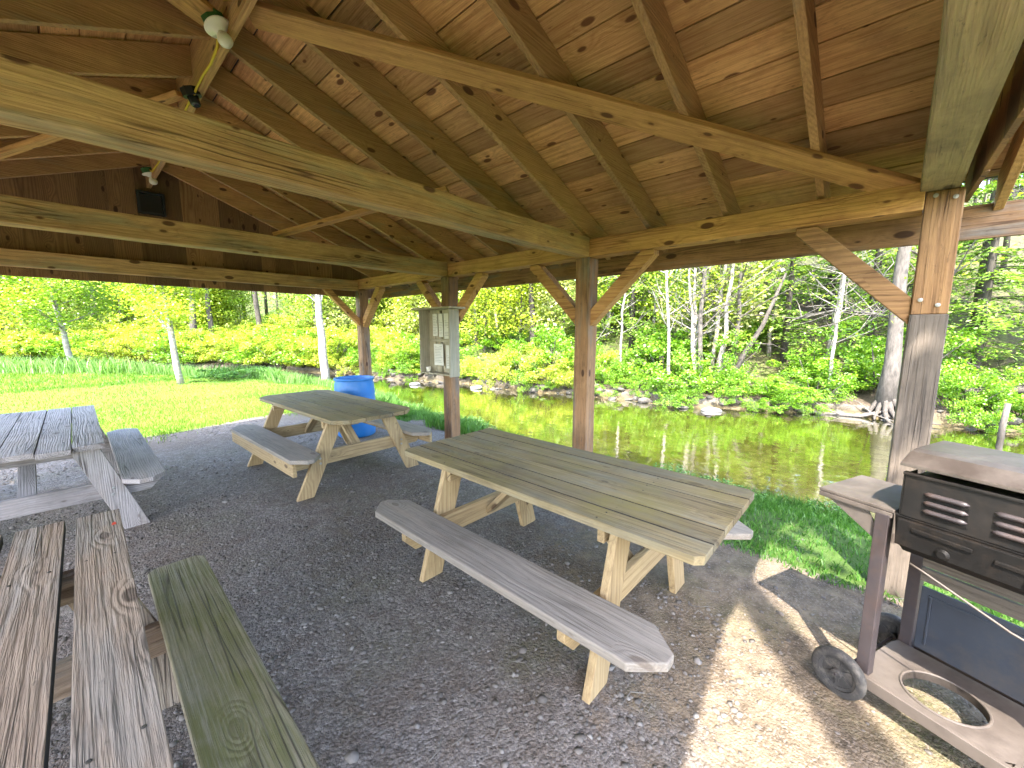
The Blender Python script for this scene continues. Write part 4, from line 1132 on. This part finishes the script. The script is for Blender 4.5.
for i, (x, y, k, sc, lab) in enumerate(((16.0, -1.9, 0, 1.0, 'hemlock with drooping pale green boughs beside the corner post'), (16.6, -4.0, 1, 1.0, 'large hemlock on the slope beyond the grill'), (17.6, .3, 1, .9, 'hemlock on the brown slope behind the stout rooted tree'),
                                       (16.3, 2.4, 0, 1.0, 'bright hemlock with layered boughs above the dead branches'), (20.0, 1.6, 1, 1.2, 'tall hemlock high on the leaf-covered slope'), (19.5, -2.2, 1, 1.1, 'tall hemlock above the hemlock by the post'),
                                       (16.0, 7.8, 0, 1.15, 'hemlock between the second and third posts'), (15.5, 9.6, 0, .9, 'small hemlock beside the notice box'), (15.4, -5.6, 0, 1.0, 'hemlock at the edge of the view past the corner post'))):
    place(HP[k], (x, y, zt(x, y) - .1), i * 1.7, sc, lab, 'tree', 'hemlocks on the slope across the creek')

# far woods as one mass
n = 140000
yy = nr.uniform(-25, 75, n); dd = 6 + 48 * nr.random(n) ** 1.2
xx = far_x(yy) + dd; zz = terrain(xx, yy) + nr.uniform(.2, 1, n) ** .8 * 11
keep = ((yy > 4) | ((dd > 30) & (nr.random(n) < .5))) & ((fbm(xx, yy + zz, .35, 31) + fbm(xx * 1.7, zz * 1.4 + yy, .7, 32)) > -.12)
C = np.stack([xx, yy, zz], -1)[keep]
V, Fq = leaves_vf(C, .25, 1.3, .5)
tone = np.clip(.5 + .4 * fbm(C[:, 0], C[:, 1], .25, 33) + nr.normal(0, .2, len(C)), 0, 1)
mb = MB()
for i in range(260):
    y = vr.uniform(-25, 75); x = float(far_x(y)) + 8 + 42 * vr.random(); z = zt(x, y); H = vr.uniform(8, 15); r_ = vr.uniform(.05, .16)
    mb.tube([(x, y, z - .2), (x + vr.uniform(-.4, .4), y + vr.uniform(-.4, .4), z + H * .5), (x + vr.uniform(-1, 1), y + vr.uniform(-1, 1), z + H)], [r_, r_ * .75, r_ * .3], 6)
fw = raw_mesh('far_woods', V, Fq, M_FAR, tone)
tag(fw, 'hazy yellow-green spring woods filling the slope far behind', 'woods', kind='stuff')
tag(mb.build('distant_trunks', M_BARK, smooth=True), 'many thin grey trunks deep in the far woods', 'woods', kind='stuff')

# trees outside the picture that throw the dappled shade
SH = tree_proto('shade_tree', 81, 12.5, .19, 2600, .16, .5, M_LEAF_TREE, M_BARK, lean=(.1, 1.9), first=.72, nl=14, up=.6, blen=.17, sub=3, wig=.01)
place(SH, (-1.80, -2.88, 0), 0, 1.0, 'leaning leafy tree behind the near gable throwing dappled shade', 'tree')

S2 = tree_proto('shade_tree', 83, 8.2, .10, 3600, .15, .40, M_LEAF_TREE, M_BARK, lean=(-1.0, 1.9), first=.6, nl=12, up=.4, blen=.16, sub=4, wig=.02)
S2.location = (1.75, -3.3, 0); tag(S2, 'slimmer leafy tree just outside the near gable behind the grill end', 'tree')

# dead branches, logs, rocks
def log(pts, rad, label, name='fallen_log', mat=M_DEAD, twigs=0, seed=0):
    q = random.Random(seed); mb = MB(); mb.tube(pts, rad, 8)
    for i in range(twigs):
        k = q.randrange(0, len(pts) - 1); b = Vector(pts[k]).lerp(Vector(pts[k + 1]), q.random())
        d = Vector((q.uniform(-1, 1), q.uniform(-1, 1), q.uniform(-.5, .7))).normalized(); L = q.uniform(.4, 1.4)
        p1 = b + d * L * .5 + Vector((0, 0, q.uniform(-.1, .1))); p2 = p1 + (d + Vector((q.uniform(-.5, .5), q.uniform(-.5, .5), q.uniform(-.4, .2)))) * L * .5
        mb.tube([b, p1, p2], [.016, .011, .004], 5, cap=False)
    return tag(mb.build(name, mat, smooth=True), label, 'log')
def gp(x, y, dz=.05): return (x, y, zt(x, y) + dz)
log([gp(11.3, 9.6, .1), gp(12.0, 9.3, .5), gp(12.9, 9.5, 1.3)], [.10, .085, .05], 'pale fallen log propped on the far bank by the notice box')
log([gp(13.3, 3.3, .1), (13.5, 3.0, .8), (13.7, 2.6, 1.7), (14.1, 2.2, 3.2)], [.09, .08, .06, .03], 'dark bent trunk leaning from the base of the trunk cluster', 'leaning_trunk', M_BARKD, 6, 1)
log([(14.4, 1.9, 1.9), (14.2, 1.0, 2.1), (13.9, .2, 2.0), (13.8, -.2, 1.8)], [.045, .035, .022, .008], 'tangle of bare pale dead branches over the bank bushes', 'dead_branch', M_DEAD, 46, 2)
log([(15.2, 1.2, 3.4), (14.6, .6, 2.9), (14.0, .0, 2.9)], [.04, .03, .01], 'bare dead limb above the tangle of branches', 'dead_branch', M_DEAD, 22, 5)
log([gp(14.3, -1.6, .35), gp(14.6, -2.6, .45), gp(14.9, -3.8, .5)], [.12, .10, .07], 'mossy dark log lying along the bank beyond the corner post', 'fallen_log', M_BARKD, 14, 3)
log([(12.7, -2.0, -.85), (12.72, -2.0, -.35), (12.7, -2.02, .1)], [.055, .05, .045], 'short pale stub of a trunk standing in the water', 'tree_stub', M_BARK)
log([gp(13.05, .9, .02), gp(13.15, .2, .05), gp(13.5, -.5, .05)], [.05, .045, .03], 'driftwood stick lying along the far waterline', 'driftwood', M_DEAD, 5, 4)

def rock_mesh(seed, sub=3):
    bm = bmesh.new(); bmesh.ops.create_icosphere(bm, subdivisions=sub, radius=1)
    q = np.random.default_rng(seed)
    D = q.normal(size=(7, 3)); D /= np.linalg.norm(D, axis=1)[:, None]; H = q.uniform(.55, .85, 7)
    for v in bm.verts:
        p = np.array(v.co)
        for d, h in zip(D, H):
            e = p @ d - h
            if e > 0: p = p - d * e * .85
        p *= 1 + .04 * math.sin(7 * p[0] + 3 * p[1]) * math.cos(6 * p[2])
        v.co = p
    me = bpy.data.meshes.new('rock'); bm.to_mesh(me); bm.free()
    me.polygons.foreach_set('use_smooth', [True] * len(me.polygons)); return me
RM = [rock_mesh(i) for i in range(5)]
for m_ in RM: m_.materials.append(M_ROCK)
pr_ = rock_mesh(9); pr_.materials.append(M_PALE)
for (x, y, s, lab) in ((10.05, 11.0, (.34, .26, .12), 'large pale boulder in the water below the notice box'), (11.45, 3.2, (.26, .17, .085), 'flat white rock in the water between two posts'), (9.0, 13.5, (.22, .2, .1), 'small pale rock in the water beside the barrel')):
    o = add_me('river_rock', pr_); o.location = (x, y, WATER + .02); o.scale = s; o.rotation_euler = (0, 0, x); tag(o, lab, 'rock')
for i in range(120):
    y = vr.uniform(-5, 20); x = float(far_x(y)) + vr.uniform(-.3, .35); s = vr.uniform(.05, .17)
    o = add_me('bank_rock', RM[vr.randrange(5)]); o.location = (x, y, max(zt(x, y), WATER - .1) + s * .12); o.scale = (s * vr.uniform(.8, 1.5), s * vr.uniform(.8, 1.3), s * vr.uniform(.45, .8)); o.rotation_euler = (vr.uniform(-.3, .3), vr.uniform(-.3, .3), vr.uniform(0, 6.28))
    tag(o, 'grey-brown stone along the far waterline', 'rock', 'stones along the far waterline')
# leafy plants on the near bank
PP = make_bush_proto(150, M_BGRASS, .13, 420); PP.name = 'bank_plant'
for i in range(26):
    y = vr.uniform(-1.5, 9.5); x = float(near_x(y)) - vr.uniform(.15, .7)
    s = vr.uniform(.16, .30)
    place(PP, (x, y, zt(x, y) - .03), vr.uniform(0, 6.28), (s, s, s * .7), 'low broad-leaved plant on the near creek bank', 'plant', 'plants on the near creek bank')

# ------------------------------------------------------------------ camera
cam = bpy.data.cameras.new('camera'); co = bpy.data.objects.new('camera', cam); COL.objects.link(co)
cam.sensor_width = 36; cam.lens = 400 / 1024 * 36; cam.clip_start = .05; cam.clip_end = 1000
pitch, yaw = R(7.829), R(42.541)
fw_ = Vector((math.cos(yaw) * math.cos(pitch), math.sin(yaw) * math.cos(pitch), -math.sin(pitch)))
co.location = (0, 0, 1.6); co.rotation_euler = fw_.to_track_quat('-Z', 'Y').to_euler()
scene.camera = co

# ------------------------------------------------------------------ light
sd = Vector((.64, .335, -1)).normalized()
sun = bpy.data.lights.new('sun', 'SUN'); so = bpy.data.objects.new('sun', sun); COL.objects.link(so)
sun.energy = 2.0; sun.angle = R(.6); sun.color = (1, .95, .86)
so.rotation_euler = sd.to_track_quat('-Z', 'Y').to_euler(); so.location = (-5, -4, 12)
w = bpy.data.worlds.new('World'); scene.world = w; w.use_nodes = True
nt = w.node_tree; nt.nodes.clear()
sky = nt.nodes.new('ShaderNodeTexSky'); sky.sky_type = 'NISHITA'; sky.sun_disc = False
sky.sun_elevation = math.asin(-sd.z); sky.sun_rotation = math.atan2(-sd.x, -sd.y)
sky.air_density = 1.0; sky.dust_density = 2.0; sky.ozone_density = 1.0
bg = nt.nodes.new('ShaderNodeBackground'); bg.inputs['Strength'].default_value = .15
wo = nt.nodes.new('ShaderNodeOutputWorld')
nt.links.new(sky.outputs[0], bg.inputs[0]); nt.links.new(bg.outputs[0], wo.inputs[0])

vs = scene.view_settings
vs.view_transform = 'Standard'; vs.look = 'None'; vs.exposure = 3.75; vs.gamma = 1; vs.use_curve_mapping = False
cy = scene.cycles
cy.use_denoising = True
try: cy.denoiser = 'OPENIMAGEDENOISE'
except Exception: pass
cy.max_bounces = 9; cy.diffuse_bounces = 6; cy.glossy_bounces = 3; cy.transmission_bounces = 4; cy.transparent_max_bounces = 8
cy.use_adaptive_sampling = True; cy.adaptive_threshold = .015
cy.sample_clamp_indirect = 6; cy.caustics_reflective = False; cy.caustics_refractive = False
